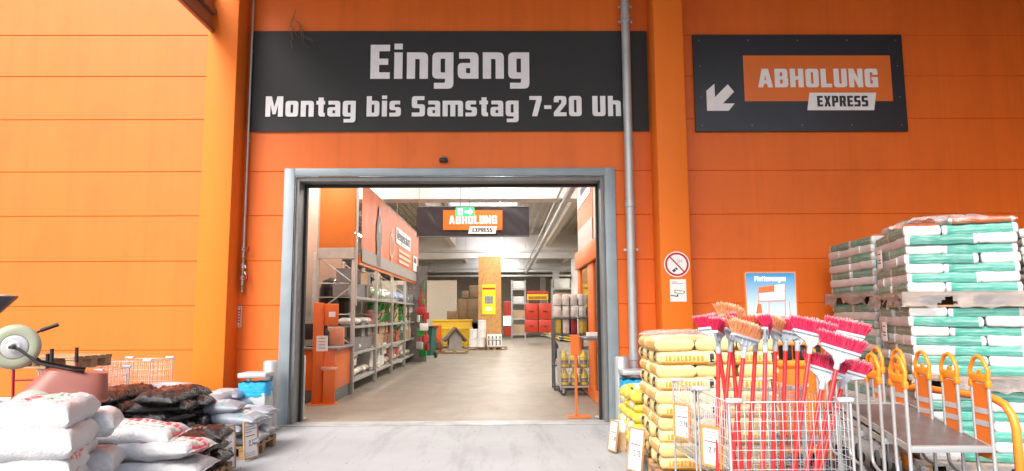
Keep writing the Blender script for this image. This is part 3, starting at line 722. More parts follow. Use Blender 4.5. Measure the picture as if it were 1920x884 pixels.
def sack(name, me, loc, rz, lab, cat, grp, tilt=(0, 0)):
    o = put(name, me, None, loc, rz); o.rotation_euler = (tilt[0], tilt[1], rz)
    return tag(o, lab, cat, grp)
def rot2(x, y, a): return (x*math.cos(a)-y*math.sin(a), x*math.sin(a)+y*math.cos(a))
# ---- pallets of green and white sacks, two and a half metres high
GREEN = green_sack('green sack film', (.05, .27, .215))
GM = [bag_mesh('green_sack', .685, .352, .109, GREEN, k, 90, 34, .005, 6, 0, 24, 16, .005, .25) for k in range(4)]
GREY2 = green_sack('grey brown sack film', (.16, .14, .15), (.50, .50, .50))
GM2 = [bag_mesh('grey_sack', .685, .352, .109, GREY2, k+9, 90, 34, .005, 6, 0, 16, 12, 0, .25) for k in range(2)]
WRAP = film_mat('stretch film', (.75, .77, .79), .30, .12); WRAPD = film_mat('dusty stretch film', (.34, .32, .32), .55, .3)
def film_skirt(t, w, d, z0, z1, seed):   # ragged stretch film round the pallet edge
    mb = MB(); per = 2*(w+d)
    def at(s):
        s *= per
        if s < w: return (-w/2+s, -d/2)
        if s < w+d: return (w/2, -d/2+s-w)
        if s < 2*w+d: return (w/2-(s-w-d), d/2)
        return (-w/2, d/2-(s-2*w-d))
    def f(a, b):
        x, y = at(a % 1.0); k = .03+.022*noise.noise(Vector((a*22, b*3, seed)))+.03*(1-b)**2
        low = z0+.05*noise.noise(Vector((a*30, 3, seed)))+.02*noise.noise(Vector((a*90, 7, seed)))
        return Vector((x*(1+2*k/w), y*(1+2*k/d), low+(z1-low)*b))
    mb.sheet(150, 6, f)
    kill = [fc for fc in mb.bm.faces if fc.calc_center_median().z < z0+(z1-z0)*.62 and noise.noise(fc.calc_center_median()*5+Vector((seed, 0, 0))) > .28]
    bmesh.ops.delete(mb.bm, geom=kill, context='FACES')
    return mb
def green_stack(cx, cy, a, lab, full, meshes, TH=.85, cat='sack', tiers=3, cols=('left', 'front'), kind='green and white', grp='green and white sacks on the tall pallets', nm='green_sack'):
    Wt, Dt = .68+.36, 1.36
    n = 0
    for tr in range(tiers):
        zb = tr*TH; tn = ('bottom', 'middle', 'upper')[tr]
        X, Y = rot2(Wt/2, Dt/2, a)
        p = pallet((cx+X, cy+Y, zb+.003), a, f'grey pallet under the {tn} tier of {lab}', Wt+.06, Dt+.04, 'pallets between the tall tiers of sacks')
        mb = film_skirt(p, Wt+.07, Dt+.05, zb-.0 if tr else .02, zb+.165, tr+cx)
        o = mb.build('film_skirt', WRAPD, None, (cx+X, cy+Y, 0), a, 180); tag(o, f'ragged stretch film round pallet of {tn} tier, {lab}', 'plastic film', 'stretch film round the pallets')
        for ly in range(7):
            z = zb+.150+(TH-.1535)/7*ly+.053; top = ly == 6
            if ly % 2 == 0:   # two lengthwise on the left, four crosswise to the right
                bl = [(.18, .34, 90, 'front left end'), (.18, 1.02, 90, 'rear left'), (.70, .18, 0, 'front right')]
                if top: bl += [(.70, .18+.34*k, 0, 'right '+('second', 'third', 'rear')[k-1]) for k in (1, 2, 3)]
            else:
                bl = [(.34, .17+.34*k, 0, 'left '+('front end', 'second from front', 'third from front', 'rear end')[k]) for k in range(4)]+[(.86, .34, 90, 'front right end')]
            for lx, lyy, rz, pos in bl:
                if 'left' not in cols and 'left' in pos and 'front' not in pos: continue
                if not full and 'right' in pos and not top: continue
                X, Y = rot2(lx+rnd.uniform(-.012, .012), lyy+rnd.uniform(-.012, .012), a)
                lb = f'{kind} sack, {pos}, {ORD[6-ly]} layer of {tn} tier, {lab}'
                sack(nm, meshes[n % len(meshes)], (cx+X, cy+Y, z), a+R(rz)+R(rnd.uniform(-1.5, 1.5))+(math.pi if rnd.random() < .5 else 0), lb, 'sack', grp, (R(rnd.uniform(-.8, .8)), R(rnd.uniform(-.8, .8)))); n += 1
AA = R(-17)
pA = W(1706, 600, 7.15)
green_stack(pA.x, 7.15, AA, 'tallest stack', True, GM)
pB = W(1640, 600, 8.75)
green_stack(pB.x+.02, 8.75, R(-4), 'stack by wall', False, GM, .88)
pC = W(1900, 600, 7.5)
green_stack(pC.x+.05, 7.35, AA, 'edge stack', False, GM2, kind='grey and white', grp='grey and white sacks on the right pallets', nm='grey_sack')
# loose goods and crumpled film on top of the tallest stack
ORS = green_sack('orange sack film', (.62, .12, .03))
om = bag_mesh('orange_sack', .62, .36, .09, ORS, 4, 20, 6, .008, 6)
for k, (lx, ly, lb) in enumerate(((.74, .22, 'orange and white sack lying at the front on top of the tallest stack'), (.30, .75, 'orange and white sack lying at the left on top of the tallest stack'))):
    X, Y = rot2(lx, ly, AA); sack('orange_sack', om, (pA.x+X, 7.15+Y, 3*.85+.055), AA+R(180*k), lb, 'sack', 'orange sacks on top of the tallest stack')
def crumple(w, d, amp, seed, hfn):
    mb = MB()
    def f(a, b):
        x, y = w*(a-.5), d*(b-.5)
        z = hfn(a, b)+amp*(1-2*abs(noise.noise(Vector((x*5, y*5, seed)))))+amp*.6*noise.noise(Vector((x*13, y*13, seed)))
        return Vector((x+.02*noise.noise(Vector((y*7, x*3, seed))), y+.02*noise.noise(Vector((x*7, y*3, seed+3))), z))
    mb.sheet(46, 46, f); return mb
def hump(a, b): return .085*min(1, 4*min(a, 1-a))*min(1, 4*min(b, 1-b))**.6
X, Y = rot2(.52, .68, AA)
tag(crumple(1.06, 1.38, .035, 2.0, hump).build('stretch_film', WRAP, None, (pA.x+X, 7.15+Y, 3*.85+.04), AA, 180), 'crumpled clear film sheet over the top of the tallest stack', 'plastic film', 'stretch film round the pallets')
# paper labels stuck on the wrapping
for lx, tr, lab in ((.30, 2, 'upper'), (.30, 1, 'middle')):
    X, Y = rot2(-.035, .62+.35, AA)
    mb = MB(); mb.span((-.004, -.1, -.11), (0, .1, .11), bev=.001); mb.box((-.006, 0, .03), (.002, .13, .02)); 
    o = mb.build('label_sheet', OFFW, None, (pA.x+X, 7.15+Y, tr*.85+.58), AA); tag(o, f'white paper label on left side of {lab} tier of tallest stack', 'label', 'paper labels on the wrapped sacks')
    mb = MB()
    for k in range(4): mb.box((-.0055, 0, .06-.035*k), (.002, .12 if k != 1 else .07, .012))
    mb.build('print', INK, o)

# ---- yellow paper sacks right of the gate
CEM = cement_sack(); CM = [bag_mesh('yellow_sack', .58, .39, .137, CEM, k+20, 22, 8, .007, 7, 0, 28, 20, .005) for k in range(4)]
pY = W(1231, 700, 6.75); yx, yy, ya = pY.x, 6.75, R(-3)
def yput(lx, ly): X, Y = rot2(lx, ly, ya); return yx+X, yy+Y
X, Y = yput(.58, .58); pallet((X, Y, 0), ya, 'wooden pallet under the tall stack of pale yellow sacks', 1.2, 1.16)
n = 0
for ly in range(10):
    z = .147+.126*ly+.06; top = ly == 9; ordn = ORD[9-ly]
    if ly % 2 == 0:
        bl = [(.29, .19, 0, 'front left'), (.88, .19, 0, 'front right'), (.29, .58, 0, 'left middle'), (.29, .97, 0, 'left rear')]
        if top: bl += [(.88, .58, 0, 'right middle'), (.88, .97, 0, 'right rear')]
    else:
        bl = [(.19, .29, 90, 'front left'), (.58, .29, 90, 'front middle'), (.97, .29, 90, 'front right'), (.19, .88, 90, 'left rear')]
        if top: bl += [(.58, .88, 90, 'rear middle'), (.97, .88, 90, 'right rear')]
    for lx, l2, rz, pos in bl:
        X, Y = yput(lx+rnd.uniform(-.018, .018), l2+rnd.uniform(-.018, .018))
        sack('yellow_sack', CM[n % 4], (X, Y, z), ya+R(rz)+R(rnd.uniform(-2, 2))+(math.pi if rz == 0 else 0), f'pale yellow paper sack, {pos} of the {ordn} layer, behind the brooms', 'sack', 'pale yellow sacks stacked behind the brooms', (R(rnd.uniform(-1.2, 1.2)), R(rnd.uniform(-1.2, 1.2)))); n += 1
X, Y = yput(.58, .58)
tag(crumple(1.2, 1.2, .018, 9.0, lambda a, b: .02-.05*(abs(2*a-1)**8+abs(2*b-1)**8)).build('stretch_film', WRAP, None, (X, Y, .147+1.26+.035), ya, 180), 'clear film sheet lying over the top of the pale yellow sacks', 'plastic film', 'stretch film round the pallets')
MOR = mortar_sack(); MM = [bag_mesh('lemon_sack', .5, .34, .15, MOR, k+40, 5, 3.2, .012, 7) for k in range(3)]
mx, my = 1.47, 7.95
pallet((mx+.5, my+.52, 0), 0, 'wooden pallet under the low stack of lemon yellow sacks', 1.0, 1.0)
n = 0
for ly in range(5):
    z = .147+.122*ly+.06
    bl = [(.24, .17, 0, 'front left'), (.24, .52, 0, 'left middle'), (.24, .86, 0, 'left rear'), (.75, .2, 0, 'front right')] if ly % 2 == 0 else [(.17, .26, 90, 'left front'), (.17, .78, 90, 'left rear'), (.52, .26, 90, 'front middle')]
    for lx, l2, rz, pos in bl:
        sack('lemon_sack', MM[n % 3], (mx+lx+rnd.uniform(-.03, .03), my+l2+rnd.uniform(-.03, .03), z), R(rz+rnd.uniform(-5, 5))+(math.pi if rnd.random() < .5 else 0), f'lemon yellow and white sack, {pos}, {ORD[4-ly]} layer of the low stack by the bin', 'sack', 'lemon yellow sacks in the low stack by the right bin', (R(rnd.uniform(-3, 3)), R(rnd.uniform(-3, 3)))); n += 1
# ---- price boards
INKD = P('dark grey print', (.16, .16, .17), .6)
CARD = P('brown board edge', (.42, .25, .13), .7, 0, .2, 8)
def price_board(x, y, z, rz, lab, frame=CARD, w=.21, h=.34, price='2.70', tilt=8):
    t = thing('price_board', lab, 'price sign', (x, y, z), rz, 'price boards beside the goods'); t.rotation_euler = (R(-tilt), 0, rz)
    mb = MB(); mb.prism([[(-w/2, 0), (w/2, 0), (w/2, h), (-w/2, h)], [(-w/2+.014, .014), (w/2-.014, .014), (w/2-.014, h-.014), (-w/2+.014, h-.014)][::-1]], .02, XZ(0, .01, 0)); mb.build('frame', frame, t)
    mb = MB(); mb.span((-w/2+.013, 0, .013), (w/2-.013, .008, h-.013)); mb.build('sheet', OFFW, t)
    mb = MB()
    for k, wl in enumerate((.6, .72, .45)): mb.prism([[(-w*.36, h*(.84-.07*k)), (-w*.36+w*wl, h*(.84-.07*k)), (-w*.36+w*wl, h*(.87-.07*k)), (-w*.36, h*(.87-.07*k))]], .001, XZ(0, -.0005, 0))
    mb.build('heading', INKG, t); mb = MB()
    for k in range(3): mb.prism([[(-w*.36, h*(.08+.04*k)), (w*.30, h*(.08+.04*k)), (w*.30, h*(.095+.04*k)), (-w*.36, h*(.095+.04*k))]], .001, XZ(0, -.0005, 0))
    mb.build('small_print', INKG, t)
    mb = MB(); text_mb(mb, price, 0, 0, h*.15, w*.46, XZ(-w*.14, -.0005, h*.34), d=.001); mb.build('lettering', INKD, t)
    mb = MB(); mb.prism([[(-w*.36, h*.60), (w*.30, h*.60), (w*.30, h*.625), (-w*.36, h*.625)]], .001, XZ(0, -.0005, 0)); mb.build('red_line', RED, t)
    return t
def pb_at(px, py, rz, lab, **k): p = G(px, py, k.pop('z', .02)); return price_board(p.x, p.y, p.z, R(rz), lab, **k)
pb_at(471, 860, 74, 'white price board in brown frame at corner of the grey sack pallet', tilt=4, w=.26, h=.42)
pb_at(426, 882, 72, 'white price board in brown frame between grey and low black sack pallets', tilt=4, w=.26, h=.46)
pb_at(372, 912, 66, 'white price board in brown frame against front of the low black sacks', tilt=4, w=.26, h=.44)
pb_at(1189, 884, -62, 'white price board in brown frame before the pale yellow sacks, nearest the camera', w=.24, h=.44)
pb_at(1180, 846, -68, 'white price board in brown frame leaning at the lemon yellow sacks', w=.24, h=.44)
pb_at(1147, 846, -70, 'white price board at low wooden box beside the right gate jamb', w=.2, h=.36)
# low wooden box with white cans at the gate jamb
p = G(1157, 848)
t = thing('display_box', 'low open wooden box holding white packs near right gate jamb', 'box', (p.x+.06, p.y+.2, 0), R(-8))
mb = MB(); mb.span((-.12, -.16, 0), (.12, -.14, .22)); mb.span((-.12, .14, 0), (.12, .16, .22)); mb.span((-.12, -.139, 0), (-.10, .139, .22)); mb.span((.10, -.139, 0), (.12, .139, .22)); mb.span((-.1, -.139, 0), (.1, .139, .02)); mb.build('crate', WOODL, t)
for k in range(2):
    o = MB(); o.span((-.085, -.12+.13*k, .023), (.085, .0+.13*k, .33), bev=.012); o = o.build('pack', WHITEP, None, (p.x+.06, p.y+.2, 0), R(-8), 40); tag(o, ('front', 'rear')[k]+' white pack standing in the low wooden box near the gate', 'pack', 'white packs in the wooden box')

# ---- sacks left of the gate
WS = white_sack(); WM = [bag_mesh('white_sack', .80, .535, .19, WS, k+60, 14, 9, .018, 6, 0, 40, 30, .012) for k in range(4)]
wa = R(22); wp = W(140, 800, 4.45)
def wput(lx, ly): X, Y = rot2(lx, ly, wa); return wp.x+X, wp.y+Y
X, Y = wput(-.78, .52); pallet((X, Y, 0), wa, 'wooden pallet under the big stack of white sacks', 1.6, 1.08)
n = 0
for ly in range(6):
    z = .147+.152*ly+.085; ordn = ORD[5-ly]
    bl = [(-.40, .26, 0, 'front right'), (-1.2, .26, 0, 'front left'), (-.40, .80, 0, 'rear right'), (-1.2, .80, 0, 'rear left')] if ly % 2 else [(-.26, .40, 90, 'right front'), (-.80, .40, 90, 'middle'), (-1.33, .40, 90, 'left front'), (-.27, 1.05, 0, 'right rear')]
    if ly == 5: bl = [(-.27, .52, 84, 'right'), (-.82, .50, 93, 'middle'), (-1.36, .5, 90, 'left')]
    for lx, l2, rz, pos in bl:
        X, Y = wput(lx+rnd.uniform(-.02, .02), l2+rnd.uniform(-.02, .02))
        sack('white_sack', WM[n % 4], (X, Y, z), wa+R(rz+rnd.uniform(-3, 3))+(math.pi if n % 2 else 0), f'white printed sack, {pos} of the {ordn} layer in the big white stack', 'sack', 'white sacks in the big stack', (R(rnd.uniform(-1.5, 1.5)), R(rnd.uniform(-1.5, 1.5)))); n += 1
X, Y = wput(-1.05, .30); sack('white_sack', WM[1], (X, Y, .147+.152*6+.06), wa+R(38), 'loose white sack lying crooked on top of the big white stack', 'sack', 'white sacks in the big stack', (R(3), R(-2)))
WP = [bag_mesh('white_sack', .78, .50, .17, WS, k+70, 3.6, 3.2, .016, 7, .035, 34, 24, .010) for k in range(2)]
px_ = W(262, 850, 5.85)
pallet((px_.x-.25, 6.0, 0), R(2), 'wooden pallet under the small heap of white sacks', 1.2, .8)
for k, (dx, dy, z, rz, lb) in enumerate(((-.55, -.12, .23, 4, 'bottom left'), (.10, -.10, .23, -6, 'bottom right'), (-.45, -.05, .37, -8, 'second layer left'), (.12, -.02, .38, 5, 'second layer right'), (.07, 0.0, .53, -4, 'third layer right'), (-.5, .0, .52, 8, 'third layer left'), (-.18, .06, .66, 6, 'topmost'))):
    sack('white_sack', WP[k % 2], (px_.x+dx, 6.0+dy, z), R(rz)+(math.pi if k % 2 else 0), f'white printed pillow sack, {lb} of the small heap before the black sacks', 'sack', 'white sacks in the small heap', (R(rnd.uniform(-3, 3)), R(rnd.uniform(-4, 4))))
BS = black_sack(); BM = [bag_mesh('black_sack', .62, .42, .16, BS, k+80, 4.2, 3.6, .022, 10, .03, 40, 30, .022) for k in range(4)]
def heap(meshes, nm, x0, x1, y0, y1, z0, layers, per, lab, grp, step, col):
    n = 0
    for ly in range(layers):
        for j in range(per[1]):
            for i in range(per[0]):
                x = x0+(x1-x0)*(i+.5)/per[0]; y = y0+(y1-y0)*(j+.5)/per[1]
                rz = 90*(ly % 2) if per[0] == per[1] else 0
                pos = (('left', 'right') if per[0] == 2 else ('left', 'middle', 'right'))[i] if per[0] > 1 else 'middle'
                dep = (('front', 'rear') if per[1] == 2 else ('front', 'middle', 'rear'))[j] if per[1] > 1 else ''
                sack(nm, meshes[n % len(meshes)], (x+rnd.uniform(-.03, .03), y+rnd.uniform(-.03, .03), z0+step*(ly+.55)), R(rz+rnd.uniform(-7, 7))+(math.pi if rnd.random() < .5 else 0), f'{col} sack, {dep} {pos}, {ORD[layers-1-ly]} layer of {lab}'.replace('  ', ' '), 'sack', grp, (R(rnd.uniform(-3, 3)), R(rnd.uniform(-3, 3)))); n += 1
bx1 = W(345, 780, 7.45).x
pallet((bx1-.6, 7.85, 0), 0, 'wooden pallet under the tall heap of black sacks', 1.2, .8)
heap(BM, 'black_sack', bx1-1.25, bx1+.02, 7.45, 8.25, .147, 6, (2, 2), 'the tall black heap', 'black sacks in the tall heap', .112, 'shiny black plastic')
lx1 = W(405, 850, 6.95).x
pallet((lx1-.6, 6.98, 0), 0, 'wooden pallet under the low heap of black sacks', 1.2, .8)
heap(BM, 'black_sack', lx1-1.2, lx1+.02, 6.6, 7.36, .147, 3, (2, 2), 'the low black heap', 'black sacks in the low heap', .112, 'shiny black plastic')
GS = grey_sack(); GYM = [bag_mesh('grey_pillow_sack', .70, .46, .17, GS, k+90, 3.4, 2.8, .012, 7, .03, 26, 18) for k in range(3)]
gx1 = W(490, 830, 8.5).x
pallet((gx1-.6, 8.60, 0), 0, 'wooden pallet under the grey sacks beside the left bin', 1.2, .9)
heap(GYM, 'grey_pillow_sack', gx1-1.3, gx1+.03, 8.15, 9.05, .147, 3, (2, 2), 'the heap beside the left bin', 'grey sacks beside the left bin', .118, 'grey plastic')
sack('grey_pillow_sack', GYM[1], (gx1-.55, 8.35, .147+.118*3+.07), R(8), 'grey plastic sack lying alone on top of the heap beside the left bin', 'sack', 'grey sacks beside the left bin')
p = W(345, 745, 9.1)
pallet((p.x, 9.45, 0), 0, 'wooden pallet under the grey sacks at the orange wall', 1.2, .8)
heap(GYM, 'grey_pillow_sack', p.x-.65, p.x+.65, 9.05, 9.85, .147, 4, (2, 2), 'the heap at the wall', 'grey sacks at the orange wall', .118, 'grey plastic')
sack('grey_pillow_sack', GYM[2], (W(318, 735, 9.2).x, 9.2, .147+.118*4+.08), R(-6), 'grey plastic sack lying on top of the heap at the orange wall', 'sack', 'grey sacks at the orange wall')
# ================================================================== carts, brooms, barrows
WIRE = P('white zinc wire', (.50, .52, .54), .35, .2, .05, 3); PLG = P('grey plastic', (.42, .45, .48), .45, 0, .05, 6)
CHROME = P('zinc tube', (.50, .52, .53), .34, .5, .05, 2); TYRE = P('grey rubber', (.06, .06, .062), .6)
ORG = P('orange plastic grip', (.85, .25, .02), .35, 0, .05, 5)
def castor(mb_t, x, y, parent, r=.06):
    mb = MB(); mb.lathe([(r-.016, -.016), (r, -.012), (r, .012), (r-.016, .016)], 18, Matrix.Translation((x, y, r)) @ Matrix.Rotation(R(90), 4, 'X')); wv = mb.build('wheel', TYRE, parent, None, 0, 40)
    mb = MB(); mb.span((x-.02, y-.026, r-.01), (x+.02, y-.022, r*2+.03)); mb.span((x-.02, y+.022, r-.01), (x+.02, y+.026, r*2+.03)); mb.span((x-.025, y-.026, r*2+.03), (x+.025, y+.026, r*2+.04)); mb.lathe([(.02, r*2+.04), (.02, r*2+.07)], 10, Matrix.Translation((x, y, 0))); mb.build('fork', CHROME, wv)
def wire_cart(name, loc, rz, lab, w=.87, d=.78, z0=.42, z1=1.02, nx=16, nz=9, cat='cart', grp='wire basket carts'):
    t = thing(name, lab, cat, loc, rz, grp)
    def side(A, B, n):   # upright wires and rails between two floor corners
        mb = MB(); A, B = Vector(A), Vector(B)
        for k in range(n+1):
            q = A.lerp(B, k/n); mb.tube([(q.x, q.y, z0), (q.x, q.y, z1)], .0023, 5)
        for k in range(nz+1):
            z = z0+(z1-z0)*k/nz; mb.tube([(A.x, A.y, z), (B.x, B.y, z)], .005 if k in (0, nz) else .0023, 6)
        return mb
    c = [(-w/2, 0), (w/2, 0), (w/2, d), (-w/2, d)]
    for (a, b), n, nm in zip(((0, 1), (1, 2), (2, 3), (3, 0)), (nx, int(nx*d/w), nx, int(nx*d/w)), ('front', 'side', 'rear', 'side')):
        side((*c[a], 0), (*c[b], 0), n).build('wire_mesh', WIRE, t, None, 0, 180)
    mb = MB()
    for k in range(nx+1): x = -w/2+w*k/nx; mb.tube([(x, 0, z0), (x, d, z0)], .0027, 5)
    for k in range(8): mb.tube([(-w/2, d*k/7, z0-.004), (w/2, d*k/7, z0-.004)], .0027, 5)
    mb.build('basket_floor', WIRE, t, None, 0, 180)
    for x, y in c:
        mb = MB(); mb.tube([(x, y, .13), (x, y, z1+.01)], .0105, 8); mb.build('corner_post', CHROME, t, None, 0, 60)
        mb = MB(); mb.box((x-math.copysign(.035, x), y, z1+.012), (.115, .04, .034), bev=.009); mb.build('corner_cap', PLG, t, None, 0, 40)
        castor(None, x, y, t)
    mb = MB()
    for a, b in ((0, 1), (1, 2), (2, 3), (3, 0)): mb.tube([(*c[a], .16), (*c[b], .16)], .012, 8)
    mb.build('under_frame', CHROME, t, None, 0, 60); return t
CF = W(1366, 750, 4.95); cxw = (W(1366, 750, 4.95).x+W(1594, 750, 4.95).x)/2
cart = wire_cart('wire_cart', (cxw, 4.95, 0), 0, 'tall white wire cart full of upside down red brooms', W(1594, 750, 4.95).x-CF.x)
wire_cart('wire_cart', (cxw+.0, 5.80, 0), 0, 'empty wire cart standing between broom cart and yellow sacks', W(1594, 750, 4.95).x-CF.x+.02, .72)
OFR = P('orange sign frame', (.80, .28, .06), .5)
p = WX(1289, 860, CF.x-.03); price_board(CF.x-.03, 6.15, .56, R(-62), 'orange framed price sign hung on the wire cart, rear one', OFR, .2, .3, tilt=0)
price_board(CF.x-.03, 5.30, .50, R(-62), 'orange framed price sign hung on the broom cart, front one', OFR, .2, .3, tilt=0)
# ---- brooms
BRED = P('red broom stick', (.62, .022, .025), .35, 0, .05, 4); SOCK = P('grey broom socket', (.40, .45, .49), .42, 0, .06, 8)
def bristle_mat(name, a, b_):
    mt, t, b = newmat(name); tc = t.nodes.new('ShaderNodeTexCoord'); sx = t.nodes.new('ShaderNodeSeparateXYZ'); t.links.new(tc.outputs['Generated'], sx.inputs[0])
    n = noise_n(t, coords(t, 'Object', (1, 1, .2)), 60, 2)
    base = mixc(t, n, tuple(k*.65 for k in a), tuple(min(1, k*1.25) for k in a))
    c = mixc(t, ramp(t, math_n(t, 'ADD', sx.outputs[2], math_n(t, 'MULTIPLY', n, .15)), .78, 1.04), base, b_)   # split pale tips
    t.links.new(c, b.inputs['Base Color']); b.inputs['Roughness'].default_value = .5; return mt
BR_PINK = bristle_mat('crimson bristles', (.62, .02, .09), (.85, .55, .58))
BR_SAL = bristle_mat('salmon bristles', (.72, .13, .07), (.85, .55, .40))
BR_PEA = bristle_mat('peach bristles', (.70, .27, .12), (.88, .65, .45))
BL = 1.28
def broom_meshes():
    mb = MB(); mb.tube([(0, 0, 0), (0, 0, BL)], .0165, 10); st = mb.mesh('stick', BRED, 60)
    mb = MB()
    mb.lathe([(.018, BL-.06), (.021, BL-.05), (.021, BL+.015), (.016, BL+.02)], 12)
    # fan shaped bracket, wide at the bristles
    pr = [(-.018, BL-.01), (.018, BL-.01), (.05, BL+.035), (.135, BL+.075), (.14, BL+.085), (-.14, BL+.085), (-.135, BL+.075), (-.05, BL+.035)]
    mb.prism([pr], .018, Matrix.Translation((0, .009, 0)) @ Matrix.Rotation(R(90), 4, 'X'))
    mb.box((0, 0, BL+.095), (.292, .05, .022), bev=.007)
    for s in (-.045, 0, .045): mb.box((s, 0, BL+.062), (.006, .036, .05))
    sk = mb.mesh('socket', SOCK, 40)
    bms = []
    for k in range(2):
        r3 = random.Random(k); mb = MB(); z0 = BL+.104
        for i in range(44):
            for j in range(6):
                x = -.138+.276*i/43; y = -.018+.0072*j
                for q in range(2):
                    fx = x*1.26+r3.uniform(-.010, .010); fy = y*2.4+r3.uniform(-.012, .012); h = .105+r3.uniform(-.02, .012)-.25*abs(x)**1.6
                    a = Vector((x+r3.uniform(-.004, .004), y, z0)); b_ = Vector((fx, fy, z0+h)); mid = a.lerp(b_, .55)+Vector((-.12*(fx-x), 0, 0))
                    wv = .0018
                    th = r3.uniform(0, 3.14); e = Vector((math.cos(th)*wv, math.sin(th)*wv, 0)); g_ = Vector((-e.y, e.x, 0))
                    vv = [[mb.bm.verts.new(p_+s_) for s_ in (e*f_, g_*f_, -e*f_, -g_*f_)] for p_, f_ in ((a, 1), (mid, 1.25), (b_, 1.0))]
                    for u in range(2):
                        for s_ in range(4): mb.bm.faces.new((vv[u][s_], vv[u][(s_+1) % 4], vv[u+1][(s_+1) % 4], vv[u+1][s_]))
                    mb.bm.faces.new(vv[2])
        bms.append(mb)
    return st, sk, bms
st, sk, bms = broom_meshes()
bmesh_cr = bms[0].mesh('bristles', BR_PINK); b2 = bms[1].mesh('bristles', BR_SAL); b3 = b2.copy(); b3.materials[0] = BR_PEA
BRS = {'crimson': bmesh_cr, 'salmon': b2, 'peach': b3}
def broom(hx, hy, Y, fx, fy, Yf, rz, col, lab):
    H = W(hx, hy, Y); F = W(fx, fy, Yf); ax = (H-F).normalized()
    t = thing('broom', lab, 'broom', H-ax*(BL+.152), 0, 'upside down brooms standing in the wire cart')
    side = Vector((math.cos(R(rz)), math.sin(R(rz)), 0)); yv = ax.cross(side).normalized(); xv = yv.cross(ax)
    mt = Matrix((xv, yv, ax)).transposed().to_4x4(); t.rotation_euler = mt.to_euler()
    put('stick', st, t); put('socket', sk, t); put('bristles', BRS[col], t)
for a in (
    (1347, 612, 5.35, 1346, 852, 5.25, 62, 'crimson', 'leftmost broom, crimson bristles seen narrow from the end'),
    (1373, 612, 5.50, 1352, 850, 5.30, 48, 'salmon', 'broom with salmon bristles between leftmost crimson and tilted peach brooms'),
    (1399, 620, 5.22, 1372, 880, 5.1, 32, 'peach', 'broom with peach bristles tilted left, largest of the peach heads'),
    (1368, 586, 5.72, 1390, 870, 5.45, 40, 'peach', 'small peach broom head rising highest behind the salmon one'),
    (1341, 602, 5.70, 1378, 870, 5.5, -20, 'crimson', 'crimson broom half hidden behind the leftmost broom'),
    (1419, 610, 5.45, 1404, 870, 5.3, 50, 'salmon', 'salmon broom just right of the tilted peach broom'),
    (1436, 612, 5.32, 1430, 884, 5.05, 66, 'crimson', 'crimson broom seen from the end between salmon and peach heads'),
    (1454, 610, 5.50, 1450, 870, 5.35, 52, 'peach', 'peach broom behind the crimson end on broom in mid row'),
    (1474, 610, 5.60, 1466, 870, 5.45, 18, 'crimson', 'dull crimson broom left of the large pink one, further back'),
    (1496, 612, 5.66, 1492, 870, 5.4, 12, 'crimson', 'crimson broom directly behind the large front pink broom'),
    (1524, 614, 5.25, 1488, 884, 5.05, -4, 'crimson', 'large bright crimson broom facing the viewer in mid row'),
    (1588, 614, 5.62, 1530, 870, 5.4, -24, 'crimson', 'long crimson broom head tilted down behind the highest front one'),
    (1578, 643, 5.15, 1528, 884, 5.0, -6, 'crimson', 'bright crimson broom at right with its grey fan socket fully visible'),
    (1549, 682, 5.30, 1512, 884, 5.1, -5, 'crimson', 'lowest crimson broom, head just above the cart rim'),
    (1589, 685, 5.48, 1537, 884, 5.25, -20, 'crimson', 'rightmost low crimson broom partly behind the lowest one'),
): broom(*a)
# ---- poster stand
pm = W(1446, 556, 7.6)
a, b = W(1402, 620, 7.6), W(1489, 512, 7.6)
t = thing('poster_stand', 'blue poster reading Plattenwagen in orange frame above the brooms', 'sign', (pm.x, 7.6, 0))
x0, x1, z0, z1 = a.x-pm.x, b.x-pm.x, a.z-.12, b.z
mb = MB(); mb.span((-.02, .01, .02), (.02, .04, z0+.1)); mb.span((-.2, -.2, 0), (.2, .2, .02), bev=.004); mb.build('post', OFR, t)
mb = MB(); mb.prism([[(x0-.012, z0-.012), (x1+.012, z0-.012), (x1+.012, z1+.012), (x0-.012, z1+.012)]], .018, XZ(0, .008, 0)); mb.build('frame', OSIGN, t)
mt, tt, bs = newmat('poster print')   # the poster itself is printed from blue to white
tc = tt.nodes.new('ShaderNodeTexCoord'); sx = tt.nodes.new('ShaderNodeSeparateXYZ'); tt.links.new(tc.outputs['Generated'], sx.inputs[0])
tt.links.new(mixc(tt, ramp(tt, sx.outputs[2], .45, .98), (.40, .52, .58), (.02, .19, .40)), bs.inputs['Base Color']); bs.inputs['Roughness'].default_value = .35
mb = MB(); mb.span((x0, -.0125, z0), (x1, -.0102, z1)); mb.build('print', mt, t)
mb = MB(); p, q = W(1414, 528, 7.6), W(1472, 518, 7.6); text_mb(mb, 'Plattenwagen', 0, 0, q.z-p.z, q.x-p.x, XZ(p.x-pm.x, -.0128, p.z), d=.0015, gap=1.4); mb.build('lettering', WHITEP, t)
def q2(px, py): v = W(px, py, 7.6); return (v.x-pm.x, v.z)
mb = MB(); mb.prism([[q2(1422, 550), q2(1451, 547), q2(1451, 535), q2(1422, 539)]], .0015, XZ(0, -.0128, 0))
mb.prism([[q2(1417, 588), q2(1429, 588), q2(1426, 570), q2(1420, 570)]], .0015, XZ(0, -.0128, 0))
for l in ((1422, 566, 1472, 564), (1441, 566, 1441, 590), (1470, 534, 1472, 592), (1422, 539, 1420, 590), (1479, 566, 1481, 592)):
    (ax, az), (bx_, bz) = q2(*l[:2]), q2(*l[2:]); mb.tube([(ax, -.0138, az), (bx_, -.0138, bz)], .004, 4)
mb.build('cart_drawing', P('poster orange', (.70, .12, .03), .4), t)
